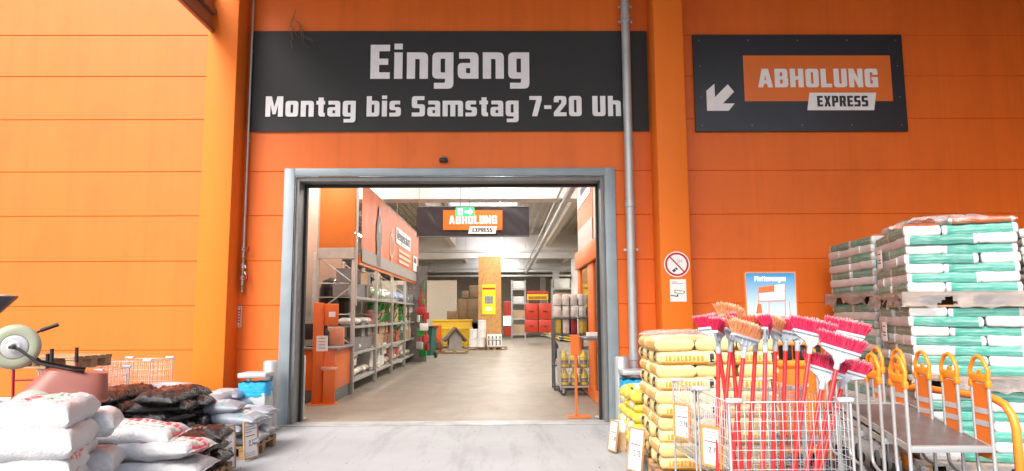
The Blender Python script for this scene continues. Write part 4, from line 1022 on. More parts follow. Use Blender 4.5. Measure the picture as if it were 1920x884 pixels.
mb = MB(); mb.prism([[q2(1451.5, 547), q2(1470, 545.5), q2(1470, 533), q2(1451.5, 535)]], .0015, XZ(0, -.0128, 0)); mb.prism([[q2(1422, 563), q2(1470, 562), q2(1470, 547), q2(1422, 551)]], .001, XZ(0, -.0128, 0)); mb.build('white_board_drawing', WHITEP, t)
# ---- platform trolleys, nested
DECKM = P('phenolic deck', (.105, .085, .085), .35, 0, .2, 6, .15, 50, (1, 1, 1), .5, ((.22, .2, .19), 4, .4))
ORP2 = P('orange panel', (.72, .17, .02), .4, 0, .06, 4); STRIPE = P('grey stripe', (.45, .46, .48), .4)
TW = .67
def side_frame(mb, x):
    mb.tube([(x, 0, .15), (x, 0, 1.12)], .015, 10)
    mb.tube([(x, .21, 1.12), (x, .21, .40), (x, .20, .34), (x, .17, .31), (x, .10, .28), (x, .0, .27)], .015, 10)
def trolley(loc, lab, tilt):
    t = thing('platform_trolley', lab, 'trolley', loc, R(-2), 'nested platform trolleys with orange grips')
    for x, nm in ((0, 'left'), (TW, 'right')):
        mb = MB(); side_frame(mb, x); mb.build('side_frame', CHROME, t, None, 0, 60)
        mb = MB(); zb = 1.06
        mb.tube([(x, 0, zb+.02), (x, -.010, zb+.11), (x, .05, zb+.205), (x, .105, zb+.225), (x, .16, zb+.205), (x, .220, zb+.11), (x, .21, zb+.02)], .0175, 10)
        mb.box((x, .105, zb+.045), (.032, .235, .075), bev=.012); mb.box((x, 0, zb+.0), (.042, .042, .06), bev=.008); mb.box((x, .21, zb+.0), (.042, .042, .06), bev=.008); mb.box((x, .10, zb+.095), (.02, .05, .04), bev=.008)
        mb.build('grip', ORG, t, None, 0, 50)
    mb = MB(); mb.box((TW, .105, .76), (.012, .175, .60), bev=.003); pn = mb.build('orange_panel', ORP2, t)
    mb = MB()
    for z in (.74, .84): mb.box((TW-.0075, .105, z), (.003, .165, .045))
    mb.build('stripe', STRIPE, pn)
    M = Matrix.Translation((0, .0, .545)) @ Matrix.Rotation(R(tilt), 4, 'X')
    mb = MB(); mb.span((.02, .03, 0), (TW-.02, 1.22, .018), M=M); mb.build('deck', DECKM, t)
    mb = MB(); mb.span((0, -.01, -.022), (TW, .028, .028), M=M, bev=.004); mb.span((0, .03, -.022), (.019, 1.22, .026), M=M); mb.span((TW-.019, .03, -.022), (TW, 1.22, .026), M=M); mb.span((0, 1.221, -.022), (TW, 1.25, .026), M=M); mb.build('deck_frame', CHROME, t, None, 0, 40)
    for x, y in ((0, 0), (TW, 0), (.06, .95), (TW-.06, .95)): castor(None, x, y, t, .075)
    return t
T0 = W(1706, 850, 5.65)
first = None
for k in range(5):
    lb = ('platform trolley nearest the camera, its whole grey deck in view', 'second platform trolley from the camera, grips between two others', 'third platform trolley from the camera in the nested row', 'fourth platform trolley from the camera, grip behind the rightmost broom', 'rearmost platform trolley in the nested row, by the sacks')[k]
    trolley((T0.x-.012*k, 5.65+.37*k, 0), lb, 9-1.2*k)
# orange hoop rail and the orange cargo trolley behind the brooms
OHO = P('orange tube paint', (.85, .26, .03), .35, 0, .06, 3)
hx = W(1905, 800, 5.7).x
t = thing('hoop_barrier', 'thick orange tube hoop at the right of the trolleys', 'barrier', (hx, 5.7, 0))
mb = MB(); zt = W(1880, 752, 5.75).z
mb.tube([(0, 0, .0), (0, 0, zt-.22), (-.005, .025, zt-.12), (-.01, .09, zt-.04), (-.02, .20, zt), (-.12, 1.1, zt), (-.14, 1.28, zt-.03), (-.15, 1.36, zt-.12), (-.15, 1.38, zt-.22), (-.15, 1.38, 0)], .034, 12); mb.build('tube', OHO, t, None, 0, 180)
for x, y in ((0, 0), (-.15, 1.38)):
    mb = MB(); mb.box((x, y, .006), (.16, .16, .012), bev=.003); mb.build('foot_plate', OHO, t)
c0 = W(1437, 700, 7.2); c1 = W(1545, 700, 7.2)
t = thing('cargo_trolley', 'orange steel trolley with high panel and black top between brooms', 'trolley', ((c0.x+c1.x)/2, 7.2, 0))
hw = (c1.x-c0.x)/2; zt = W(1490, 676, 7.2).z
mb = MB(); mb.span((-hw, -.02, .40), (hw, .02, zt-.09), bev=.01)
mb.build('panel', ORP2, t, None, 0, 40)
mb = MB(); mb.span((-hw-.03, -.04, zt-.06), (hw+.03, .04, zt), bev=.012); mb.span((-hw, -.03, .22), (hw, .8, .27), bev=.01); mb.span((-hw-.03, -.03, .16), (-hw+.01, .03, zt-.061), bev=.006); mb.span((hw-.01, -.03, .16), (hw+.03, .03, zt-.061), bev=.006); mb.build('frame', OHO, t, None, 0, 40)
mb = MB(); 
for k in range(4): mb.span((-hw+.02+k*hw*.5, -.02, zt+.002), (-hw+.42*hw+k*hw*.5, .1, W(1490, 648, 7.2).z), bev=.02)
mb.build('black_bumper', BLACK, t, None, 0, 40)
mb = MB(); mb.span((-hw, -.045, W(1490, 648, 7.2).z+.005), (hw, .06, W(1490, 640, 7.2).z), bev=.01); mb.build('top_rail', OHO, t)
mb = MB(); mb.lathe([(.03, 0), (.03, .006)], 14, XZ(-hw*.45, -.021, zt-.25)); mb.lathe([(.03, 0), (.03, .006)], 14, XZ(hw*.3, -.021, zt-.25)); mb.build('hole_cap', WHITEP, t)
for x in (-hw, hw): castor(None, x, .1, t, .07); castor(None, x, .7, t, .07)

# ---- left: wire carts, sack trucks, barrows
lx = W(232, 720, 9.0); 
wire_cart('wire_cart', (W(235, 700, 9.0).x, 9.0, 0), 0, 'low wire cart alone before the orange wall, right of two', .62, .6, .40, W(230, 678, 9.0).z, 11, 9)
c2 = wire_cart('wire_cart', (W(132, 700, 8.3).x, 8.3, 0), 0, 'wire cart carrying a wooden pallet, left of two by the wall', .74, .6, .40, W(130, 697, 8.3).z, 13, 7)
pz = W(130, 697, 8.3).z+.04
pallet((W(100, 690, 8.3).x, 8.5, pz), R(-8), 'small wooden pallet lying on the wire cart by the orange wall', .8, .6)
RUST = P('salmon tray paint', (.27, .095, .075), .45, 0, .12, 5, .05, 20); REDT = P('dark red tube', (.33, .012, .03), .35)
def sack_truck(loc, rz, lab, tilt):
    t = thing('sack_truck', lab, 'hand truck', loc, rz, 'red hand trucks'); t.rotation_euler = (R(tilt), 0, rz)
    for x in (-.16, .16):
        mb = MB(); mb.tube([(x, 0, .1), (x, 0, 1.1)], .016, 10); mb.build('rail', REDT, t, None, 0, 60)
        mb = MB(); mb.tube([(x, 0, 1.07), (x, 0, 1.24)], .021, 10); mb.build('grip', BLACK, t, None, 0, 60)
        mb = MB(); mb.lathe([(.08, -.03), (.13, -.025), (.13, .025), (.08, .03)], 20, Matrix.Translation((x*1.5, .08, .13)) @ Matrix.Rotation(R(90), 4, 'Y')); mb.build('wheel', TYRE, t, None, 0, 40)
    mb = MB(); mb.span((-.19, -.25, .0), (.19, .02, .012)); mb.span((-.19, 0.017, .0121), (.19, .022, .15)); mb.build('toe_plate', REDT, t)
    mb = MB()
    for z in (.45, .75, .95): mb.tube([(-.16, 0, z), (.16, 0, z)], .012, 8)
    mb.build('cross_bar', REDT, t, None, 0, 60); return t
p = W(150, 700, 7.9); sack_truck((p.x-.14, 7.9, .06), R(75), 'red hand truck with black grips upright before the wire carts', -3)
p = W(70, 720, 8.0); sack_truck((p.x, 7.95, .02), R(20), 'red hand truck leaning beside the upturned wheelbarrow', 10)
TYG = P('pale green tyre', (.34, .37, .27), .6, 0, .1, 4); HUB = P('hub grey', (.55, .56, .57), .4, .3)
def wheelbarrow(lab, M, tray_m):
    t = thing('wheelbarrow', lab, 'wheelbarrow', (0, 0, 0), 0, 'upturned wheelbarrows piled at the left'); t.matrix_world = M; t.location, rq, _ = M.decompose(); t.rotation_euler = rq.to_euler()
    # wheel forward at +x, handles toward -x
    Rx = Matrix.Translation((.62, 0, .19)) @ Matrix.Rotation(R(90), 4, 'X')
    mb = MB(); mb.lathe([(.115, -.045), (.165, -.055), (.2, -.038), (.212, 0), (.2, .038), (.165, .055), (.115, .045)], 32, Rx, False); wv = mb.build('wheel', TYG, t, None, 0, 180)
    mb = MB(); mb.lathe([(.115, -.02), (.11, -.045), (.075, -.025), (.05, -.05), (.02, -.055), (.02, .055), (.05, .05), (.075, .025), (.11, .045), (.115, .02)], 28, Rx); mb.build('rim', HUB, wv, None, 0, 180)
    mb = MB(); mb.tube([(.62, -.13, .19), (.62, .13, .19)], .012, 8); mb.build('axle', BLACK, wv)
    for s in (-1, 1):
        mb = MB(); mb.tube([(.66, s*.09, .19), (.58, s*.11, .20), (.40, s*.16, .32), (.15, s*.2, .36), (.02, s*.22, .37)], .014, 8); mb.build('frame_tube', BLACK, t, None, 0, 180)
        if s < 0: continue
        mb = MB(); mb.tube([(.56, s*.12, .16), (.50, s*.2, .06), (.45, s*.22, .02)], .013, 8); mb.tube([(.46, s*.22, .025), (.32, s*.23, -.05)], .02, 8); mb.build('grip', BLACK, t, None, 0, 60)
    def tray(a, b):   # cross-section rings from the bottom to the rim
        th = a*2*math.pi; cx, sy = math.cos(th), math.sin(th); k = 1/(abs(cx)**4+abs(sy)**4)**.25
        z = .38+.30*b; ex = .26+.16*b; ey = .20+.11*b
        return Vector((.08+.12*b+ex*k*cx, ey*k*sy, z+.05*b*cx))
    mb = MB(); mb.sheet(40, 6, tray); vs_ = [mb.bm.verts.new(tray(k/40, 0)) for k in range(40)]; mb.bm.faces.new(vs_)
    r_ = [tray(k/40, 1) for k in range(40)]; mb.tube(r_, .012, 6, True)
    mb.build('tray', tray_m, t, None, 0, 50); return t
flip = Matrix.Rotation(R(180), 4, 'X')
def barrow_at(px, py, Y, rz, dip, lab, tm):
    wc = W(px, py, Y); Rm = Matrix.Rotation(R(rz), 4, 'Z') @ Matrix.Rotation(R(dip), 4, 'Y') @ flip
    M = Matrix.Translation(wc) @ Rm @ Matrix.Translation((-.62, 0, -.19)); wheelbarrow(lab, M, tm)
barrow_at(28, 651, 6.6, 210, -6, 'upturned wheelbarrow with pale green tyre high above the white sacks', RUST)
barrow_at(62, 774, 6.5, 206, 3, 'lower upturned wheelbarrow, only its tyre top showing over the white sacks', RUST)
p = W(-22, 562, 6.9)
t = thing('mortar_tub', 'dark grey tub jutting in at the left edge above the barrows', 'tub', p, R(10)); t.rotation_euler = (R(2), R(3), 0)
mb = MB(); mb.lathe([(.05, -.17), (.10, -.15), (.24, .02), (.245, .045), (.21, .047), (.2, .03)], 28); mb.build('body', P('dark tub', (.07, .075, .085), .4), t, None, 0, 50)
# small litter on the yard
mb = MB()
for k in range(260):
    x, y = rnd.uniform(-3, 2.2), rnd.uniform(5.5, 10.4); s = rnd.uniform(.003, .009)*(1.6 if rnd.random() < .08 else 1)
    mb.box((x, y, s*.3), (s, s*rnd.uniform(.5, 1.4), s*.6), rnd.uniform(0, 3))
tag(mb.build('grit', P('grit', (.20, .18, .16), .9)), 'loose grit and crumbs scattered on the concrete yard', kind='stuff')
# ================================================================== inside the hall
RACKM = P('rack grey', (.42, .42, .40), .45, .3, .1, 6)
XS = -3.20                                    # front line of the left rack
ups = [WX(px, 700, XS).y for px in (661, 704, 734, 758, 777)]
RH = 3.0
t = thing('pallet_rack', 'long grey shelf rack with braced uprights along left of the aisle', 'rack', (XS, ups[0], 0))
lv = [.28, .85, 1.42, 2.05]
for i, y in enumerate(ups):
    y -= ups[0]
    mb = MB()
    for x in (-.02, -.85): mb.span((x-.04, y-.045, .01), (x+.04, y+.045, RH), bev=.006)
    mb.build('upright', RACKM, t, None, 0, 40)
    mb = MB()
    for k in range(4):
        z0 = .35+.66*k; a, b = (-.02, -.85) if k % 2 else (-.85, -.02)
        mb.tube([(a, y, z0), (b, y, z0+.62)], .016, 6)
        mb.tube([(-.02, y, z0), (-.85, y, z0)], .014, 6)
    mb.build('brace', RACKM, t, None, 0, 60)
    if i < 4:
        y1 = ups[i+1]-ups[0]
        for z in lv:
            mb = MB(); mb.span((-.84, y+.05, z-.02), (-.03, y1-.05, z)); mb.span((-.029, y+.046, z-.05), (-.005, y1-.046, z+.010), bev=.004); mb.build('shelf', RACKM, t)
        # sloping price rail boards and wire guard near the second bay
        if i == 1:
            mb = MB()
            for s in range(4): yy = y+.25+.32*s; mb.tube([(-.1, yy, 2.06), (-.1, yy, 2.62), (-.14, yy, 2.72), (-.4, yy, 2.72)], .014, 6)
            mb.build('divider', RACKM, t, None, 0, 180)
OBAN = P('banner orange', (.62, .15, .05), .5, 0, .05, 2)
# orange header under the big banner
za, zb_ = WX(690, 503, XS).z, WX(690, 488, XS).z
mb = MB(); mb.span((-.01, .35, za), (.03, ups[-1]-ups[0]+.1, za+.22), bev=.004); mb.build('header_board', OSIGN, t)
# end panel facing the gate
p, q = W(597, 485, ups[0]-.1), W(667, 347, ups[0]-.1)
t = thing('end_panel', 'tall plain orange panel with grey foot facing the gate above rack', 'panel', (p.x, ups[0]-.08, p.z))
wd, hh = q.x-p.x, q.z-p.z+.6; zs_ = W(600, 465, ups[0]-.1).z-p.z
mb = MB(); mb.span((0, 0, zs_+.002), (wd, .04, hh), bev=.006); mb.build('orange_board', P('panel orange', (.62, .18, .03), .45, 0, .05, 2), t, None, 0, 40)
mb = MB(); mb.span((0, 0, 0), (wd, .04, zs_), bev=.006); mb.build('grey_board', RACKM, t)
mb = MB(); mb.span((-.05, .041, -1.0), (-.0, .10, hh)); mb.span((wd, .041, -1.0), (wd+.05, .10, hh)); mb.build('post', RACKM, t)
# long printed banner over the rack
Xb = XS+.04
A, B_, C_, D_ = WX(680, 345, Xb), WX(785, 440, Xb), WX(785, 533, Xb), WX(680, 489, Xb)
y0, y1 = A.y, B_.y; zt, zl = (A.z+B_.z)/2, (C_.z+D_.z)/2
t = thing('long_banner', 'long orange banner with dark figure and white word panel over rack', 'sign', (Xb, y0, 0))
LB, HB = y1-y0, zt-zl
YZ = Matrix(((0, 0, 1, 0), (1, 0, 0, 0), (0, 1, 0, 0), (0, 0, 0, 1)))      # local xy -> world yz, facing the aisle
def yz(u, v, off=0): return Matrix.Translation((off, LB*u, zl+HB*v)) @ YZ
mb = MB(); mb.sheet(50, 6, lambda a, b: Vector((.012*math.sin(a*60)*(1-b*.3), LB*a, zl+HB*b))); mb.build('banner_sheet', OBAN, t, None, 0, 180)
mb = MB(); mb.prism([[(0, 0), (LB, 0), (LB, HB*.17), (0, HB*.17)]], .003, yz(0, .0, .016)); mb.build('grey_strip', P('banner foot', (.33, .30, .28), .6), t)
fig = [(-.30, 0), (-.34, .34), (-.42, .42), (-.36, .62), (-.22, .70), (-.13, .74), (-.14, .82), (-.08, .90), (.06, .91), (.13, .84), (.11, .75), (.24, .70), (.38, .60), (.44, .36), (.30, .34), (.30, 0)]
mb = MB(); mb.prism([[(x*.9, y*HB*.95) for x, y in fig]], .003, yz(.20, .02, .02)); mb.build('figure_print', P('figure print', (.12, .11, .11), .5, 0, .3, 8), t)
mb = MB(); mb.prism([[(x*.8, y*HB*.95) for x, y in ((-.16, .70), (-.06, .50), (.12, .52), (.16, .70), (.0, .62))]], .003, yz(.20, .02, .024)); mb.prism([disc(.12, 16)], .003, yz(.20, .80, .024)); mb.build('face_print', P('face print', (.40, .30, .25), .5), t)
mb = MB(); mb.prism([disc(.36, 24), disc(.28, 24)[::-1]], .003, yz(.395, .42, .018)); mb.prism([[(-.04, -.5), (.04, -.5), (.04, .5), (-.04, .5)]], .003, yz(.395, .42, .022)); mb.build('ring_print', P('ring print', (.70, .48, .38), .5), t)
mb = MB(); mb.prism([[(0, 0), (LB*.30, 0), (LB*.30, HB*.27), (0, HB*.27)]], .003, yz(.47, .52, .018)); mb.build('white_panel', OFFW, t)
mb = MB(); text_mb(mb, 'Mengenrabatt', 0, 0, HB*.16, LB*.27, yz(.485, .59, .0215), d=.003); mb.build('lettering', INK, t)
mb = MB()
for k in range(3): mb.prism([[(0, 0), (LB*(.25, .25, .22)[k], 0), (LB*(.25, .25, .22)[k], HB*.05), (0, HB*.05)]], .003, yz(.52, .40-.09*k, .018))
mb.build('print', P('line print', (.72, .52, .36), .5), t)
mb = MB(); mb.prism([[(0, 0), (LB*.1, 0), (LB*.1, HB*.3), (0, HB*.3)]], .003, yz(.84, .2, .018)); mb.build('small_panel', OFFW, t)
mb = MB(); mb.prism([[(0, 0), (LB*.07, 0), (LB*.07, HB*.1), (0, HB*.1)]], .003, yz(.855, .36, .0215)); mb.build('dark_print', INK, t)
mb = MB(); mb.tube([(-.01, -.05, zt+.02), (-.01, LB+.05, zt+.02)], .02, 8)
for k in range(5): mb.tube([(-.01, LB*k/4, zt+.02), (-.01, LB*k/4, HZ-.06)], .006, 4)
mb.build('hanger', RACKM, t, None, 0, 60)
# hanging pick-up banner with emergency exit sign before it
Yb = 15.6
a, b = W(781, 444, Yb), W(992, 388, Yb); cx = (a.x+b.x)/2
t = thing('hanging_banner', 'dark wrinkled banner reading ABHOLUNG EXPRESS hanging across the aisle', 'sign', (cx, Yb, 0))
x0, x1, z0, z1 = a.x-cx, b.x-cx, a.z, b.z
mb = MB(); mb.sheet(70, 14, lambda u, v: Vector((x0+(x1-x0)*u, .03*noise.noise((u*16+v*3, v*1.5, 3))*(1 if abs(u-.5) > .28 else .25), z0+(z1-z0)*v))); mb.build('banner_sheet', P('banner black', (.025, .026, .034), .4, 0, .15, 3), t, None, 0, 180)
def hb(px, py): v = W(px, py, Yb); return (v.x-cx, v.z)
mb = MB(); mb.prism([[hb(831, 432), hb(942, 432), hb(942, 395), hb(831, 395)]], .003, XZ(0, -.034, 0)); mb.build('orange_panel', OSIGN, t)
p, q = hb(842, 421), hb(932, 405)
mb = MB(); text_mb(mb, 'ABHOLUNG', 0, 0, q[1]-p[1], q[0]-p[0], XZ(p[0], -.0375, p[1]), d=.003); mb.build('lettering', OFFW, t)
mb = MB(); mb.prism([[hb(878, 439), hb(929, 439), hb(932, 425), hb(881, 425)]], .003, XZ(0, -.0375, 0)); mb.build('white_panel', OFFW, t)
p, q = hb(886, 436), hb(923, 428); mb = MB(); text_mb(mb, 'EXPRESS', 0, 0, q[1]-p[1], q[0]-p[0], XZ(p[0], -.041, p[1]), d=.003); mb.build('lettering', INK, t)
mb = MB()
for x in (x0+.05, -.3, .3, x1-.05): mb.tube([(x, 0, z1), (x, 0, HZ)], .006, 4)
mb.tube([(x0, 0, z1+.005), (x1, 0, z1+.005)], .014, 8); mb.tube([(x0, 0, z0-.005), (x1, 0, z0-.005)], .014, 8); mb.build('hanger', DGREY, t, None, 0, 60)
p = W(872, 398, 14.6)
t = thing('exit_sign', 'small lit green running man exit sign with white arrow', 'exit sign', (p.x, 14.6, p.z))
wd, hh = .40, .19
mb = MB(); mb.span((-wd/2, -.03, -hh/2), (wd/2, .03, hh/2), bev=.006); mb.build('case', emit('exit green', (.03, .55, .16), .55), t)
WL = emit('exit white', (.9, 1, .92), .9)
mb = MB(); mb.prism([[(x*.16, y*.16) for x, y in ((0, .32), (.6, .32), (.6, .0), (1.1, .5), (.6, 1), (.6, .68), (0, .68))]], .002, XZ(.0, -.031, -.08)); mb.build('arrow', WL, t)
mb = MB(); mb.prism([[(-.16, -.07), (-.05, -.07), (-.05, .07), (-.16, .07)]], .002, XZ(0, -.031, 0)); mb.build('door_pictogram', WL, t)
G_ = MATS['exit green']
mb = MB(); mb.prism([disc(.012, 12)], .0015, XZ(-.095, -.0335, .045)); mb.prism([[(-.105, .03), (-.085, .03), (-.075, .0), (-.085, -.02), (-.07, -.055), (-.085, -.055), (-.1, -.02), (-.125, -.05), (-.135, -.04), (-.112, 0)]], .0015, XZ(0, -.0335, 0)); mb.build('running_figure', G_, t)
mb = MB(); mb.tube([(-.1, 0, hh/2), (-.1, 0, 6.35-p.z)], .006, 5); mb.tube([(.1, 0, hh/2), (.1, 0, 6.35-p.z)], .006, 5); mb.build('hanger', DGREY, t)
# clock and black display on the beige wall left
p = WX(561, 531, -4.37)
t = thing('wall_clock', 'round white wall clock on the beige wall behind left jamb', 'clock', p)
TX = Matrix.Rotation(R(90), 4, 'Y')
mb = MB(); mb.lathe([(.17, 0), (.17, .03), (.15, .03), (.15, .018)], 28, TX); mb.build('case', DGREY, t, None, 0, 40)
mb = MB(); mb.lathe([(.149, .012), (.149, .0175)], 28, TX); mb.build('dial', WHITEP, t)
mb = MB(); mb.box((.021, .0, .05), (.003, .012, .1)); mb.box((.0215, .035, 0), (.003, .07, .014)); mb.build('hands', INK, t)
p = WX(560, 625, -4.28)
t = thing('leaflet_rack', 'black wall rack with pale leaflets on beige wall behind left jamb', 'rack', (-4.37, p.y, 0))
mb = MB(); za, zb_ = WX(560, 682, -4.28).z, WX(560, 568, -4.28).z
mb.span((0, -.28, za), (.03, .28, zb_))
for k in range(5): z = za+(zb_-za)*k/5; mb.span((.0301, -.28, z), (.12, .28, z+.02)); mb.span((.1, -.28, z+.0201), (.12, .28, z+.12))
mb.build('frame', BLACK, t)
mb = MB()
for k in range(5):
    z = za+(zb_-za)*k/5
    for y in (-.18, .0, .17):
        if rnd.random() < .6: mb.box((.065, y, z+.14), (.02, .13, .22))
mb.build('leaflets', P('leaflets', (.5, .5, .48), .6, 0, .3, 9), t)
# sanitiser column
p = G(606, 759)
t = thing('sanitizer_stand', 'tall orange hand sanitiser column with drip tray and paper sheet', 'dispenser', (p.x, p.y, 0), R(18))
SO = P('orange powder coat', (.72, .15, .015), .4, 0, .05, 3)
mb = MB(); mb.span((-.21, .06, .02), (-.02, .24, W(606, 568, p.y).z), bev=.008); mb.span((-.019, .08, .02), (.2, .24, 1.02), bev=.008); mb.span((-.019, -.06, .02), (.2, .079, .66), bev=.01); mb.span((-.26, -.12, .0), (.26, .3, .018), bev=.004); mb.build('column', SO, t, None, 0, 40)
mb = MB(); mb.span((-.019, -.02, W(606, 611, p.y).z), (.24, .24, W(606, 570, p.y).z), bev=.015); mb.build('dispenser_box', SO, t, None, 0, 40)
mb = MB(); mb.lathe([(.16, 0), (.17, .02), (.16, .06), (.15, .06), (.15, .02)], 20, Matrix.Translation((.09, -.06, .64)), False); mb.build('drip_tray', P('clear tray', (.7, .4, .28), .2), t, None, 0, 60)
mb = MB(); mb.span((-.15, .053, .98), (.06, .058, 1.27)); mb.build('paper_sheet', WHITEP, t)
mb = MB()
for k in range(4): mb.box((-.05, .0515, 1.22-.06*k), (.12, .002, .018))
mb.build('print', INKG, t)
mb = MB(); mb.span((.06, -.0215, 1.62), (.18, -.0201, 1.72)); mb.build('label', OFFW, t)
# orange service counter
p = G(635, 748)
t = thing('service_counter', 'orange counter with grey worktop and dark kick base at the rack', 'counter', (-3.24, 13.2, 0))
zc = 1.04
mb = MB(); mb.span((-.75, 0, .24), (0, 1.4, zc-.04), bev=.006); mb.build('body', SO, t, None, 0, 40)
mb = MB(); mb.span((-.73, .01, 0), (-.01, 1.39, .24)); mb.build('kick_base', DGREY, t)
mb = MB(); mb.span((-.8, -.06, zc-.039), (.08, 1.44, zc), bev=.006); mb.build('worktop', P('worktop', (.22, .22, .22), .4), t, None, 0, 40)
mb = MB(); mb.span((.0005, .08, .78), (.004, .13, .96)); mb.build('handle', STEEL, t)
tag(MB().span((-.34, .1, 0), (-.02, .34, .36), bev=.01).build('display_carton', P('salmon carton', (.62, .25, .14), .6, 0, .12, 7), None, (-3.24, 14.0, zc+.003), R(8), 40), 'salmon orange carton standing on the service counter', 'carton')
mb = MB(); mb.lathe([(.06, 0), (.06, .26), (.03, .33), (.02, .34), (.02, .42), (.045, .43), (.045, .46)], 14); tag(mb.build('spray_bottle', BLACK, None, (-3.57, 13.9, zc+.003), 0, 40), 'black bottle with pump on the service counter', 'bottle')
mb = MB(); mb.span((-.16, -.12, 0), (.16, .12, .02), bev=.005); mb.span((-.03, -.0, .02), (.03, .03, .14)); mb.span((-.2, -.02, .1401), (.2, .01, .45), bev=.008); tag(mb.build('till_screen', BLACK, None, (-3.72, 13.6, zc+.003), R(12), 40), 'black till screen seen from behind on the counter', 'screen')
# goods in the rack
def carton_mesh(c, nm):
    mb = MB(); mb.span((-.17, -.2, 0), (.17, .2, .3), bev=.006); me = mb.mesh('carton', [P(nm, c, .7, 0, .12, 5)]); return me
def can_mesh():
    mb = MB(); mb.lathe([(.11, 0), (.12, .02), (.11, .2), (.07, .25), (.05, .25)], 16); mb.tube([(.1, 0, .05), (.22, 0, .14), (.28, 0, .27)], .022, 8); mb.tube([(-.1, 0, .06), (-.17, 0, .15), (-.1, 0, .27), (.04, 0, .27)], .014, 8)
    return mb.mesh('watering_can', [P('can green', (.03, .30, .06), .35)], 60)
def pot_mesh(c, nm):
    mb = MB(); mb.lathe([(.10, 0), (.14, .19), (.155, .19), (.155, .23), (.14, .23), (.13, .2)], 18); return mb.mesh('flower_pot', [P(nm, c, .6)], 40)
GOODS = {
 'brown carton': ('carton', carton_mesh((.42, .29, .17), 'carton brown'), 'carton'), 'white carton': ('carton', carton_mesh((.62, .62, .60), 'carton white'), 'carton'),
 'red carton': ('carton', carton_mesh((.45, .05, .05), 'carton red'), 'carton'), 'grey carton': ('carton', carton_mesh((.22, .22, .23), 'carton grey'), 'carton'),
 'green watering can': ('watering_can', can_mesh(), 'watering can'), 'pink flower pot': ('flower_pot', pot_mesh((.55, .22, .22), 'pot pink'), 'flower pot'),
 'terracotta pot': ('flower_pot', pot_mesh((.45, .17, .08), 'pot terracotta'), 'flower pot'),
 'white pillow sack': ('small_sack', bag_mesh('small_sack', .42, .3, .16, P('white pack', (.68, .68, .66), .4, 0, .1, 5), 2, 3, 3, .015, 9, .02, 14, 10), 'sack'),
 'beige pillow sack': ('small_sack', bag_mesh('small_sack', .42, .3, .16, P('beige pack', (.55, .47, .36), .5, 0, .2, 5), 3, 3, 3, .015, 9, .02, 14, 10), 'sack'),
 'blue and white sack': ('small_sack', bag_mesh('small_sack', .42, .3, .16, P('blue pack', (.25, .36, .58), .4, 0, .5, 9), 5, 3, 3, .015, 9, .02, 14, 10), 'sack'),
 'green plastic sack': ('small_sack', bag_mesh('small_sack', .42, .3, .16, P('green pack', (.10, .34, .16), .4, 0, .3, 7), 6, 3, 3, .015, 9, .02, 14, 10), 'sack'),
}
KG = list(GOODS)
pick = {(0, 0): ['white pillow sack', 'beige pillow sack'], (0, 1): ['white pillow sack', 'grey carton'], (0, 2): ['white pillow sack', 'beige pillow sack'], (0, 3): ['grey carton', 'brown carton'],
 (1, 0): ['beige pillow sack', 'white carton'], (1, 1): ['brown carton', 'terracotta pot'], (1, 2): ['green watering can', 'pink flower pot'], (1, 3): ['white pillow sack', 'green plastic sack'],
 (2, 0): ['beige pillow sack', 'pink flower pot'], (2, 1): ['green watering can', 'terracotta pot', 'red carton'], (2, 2): ['pink flower pot', 'green watering can', 'brown carton'], (2, 3): ['white pillow sack', 'blue and white sack'],
 (3, 0): ['white pillow sack', 'beige pillow sack'], (3, 1): ['brown carton', 'white carton'], (3, 2): ['green watering can', 'red carton', 'white carton'], (3, 3): ['blue and white sack', 'white pillow sack', 'grey carton']}
r4 = random.Random(11)
for (bay, sh), kinds in pick.items():
    y0, y1 = ups[bay]+.3, ups[bay+1]-.28; m_ = 6
    for k in range(m_):
        key = kinds[(k+bay) % len(kinds)]; nm, me, ct = GOODS[key]
        z = lv[sh]+.014+(.085 if nm == 'small_sack' else 0)
        tilt = R(r4.uniform(35, 60)) if nm == 'small_sack' and sh == 3 else 0
        o = put(nm, me, None, (XS-.26+r4.uniform(-.06, .03), y0+(y1-y0)*k/(m_-1), z+(.12 if tilt else 0)), R(r4.uniform(-14, 14)+(90 if nm == 'small_sack' else 0)))
        if tilt: o.rotation_euler = (tilt, 0, R(90))
        tag(o, f'{key}, {NTH[k]} from the gate, {ORD[3-sh]} shelf, {NTH[bay]} rack bay', ct, 'goods on the long rack')
        if nm != 'small_sack' and r4.random() < .75:
            o = put(nm, me, None, (XS-.27, y0+(y1-y0)*k/(m_-1), z+(.302 if nm == 'carton' else .28 if nm == 'watering_can' else .12)), R(r4.uniform(-14, 14)))
            tag(o, f'{key} on the {NTH[k]} one, {ORD[3-sh]} shelf, {NTH[bay]} rack bay', ct, 'goods on the long rack')
# shiny black insulated bags stored beside the counter on top
mb = MB(); mb.lathe([(.30, 0), (.34, .1), (.33, .8), (.26, .98), (.12, 1.04)], 24); o = mb.build('black_drum', P('shiny black', (.012, .012, .014), .15), None, (-3.75, ups[0]+.55, 1.436), 0, 60); tag(o, 'big shiny black plastic drum on the second shelf of first bay', 'drum')
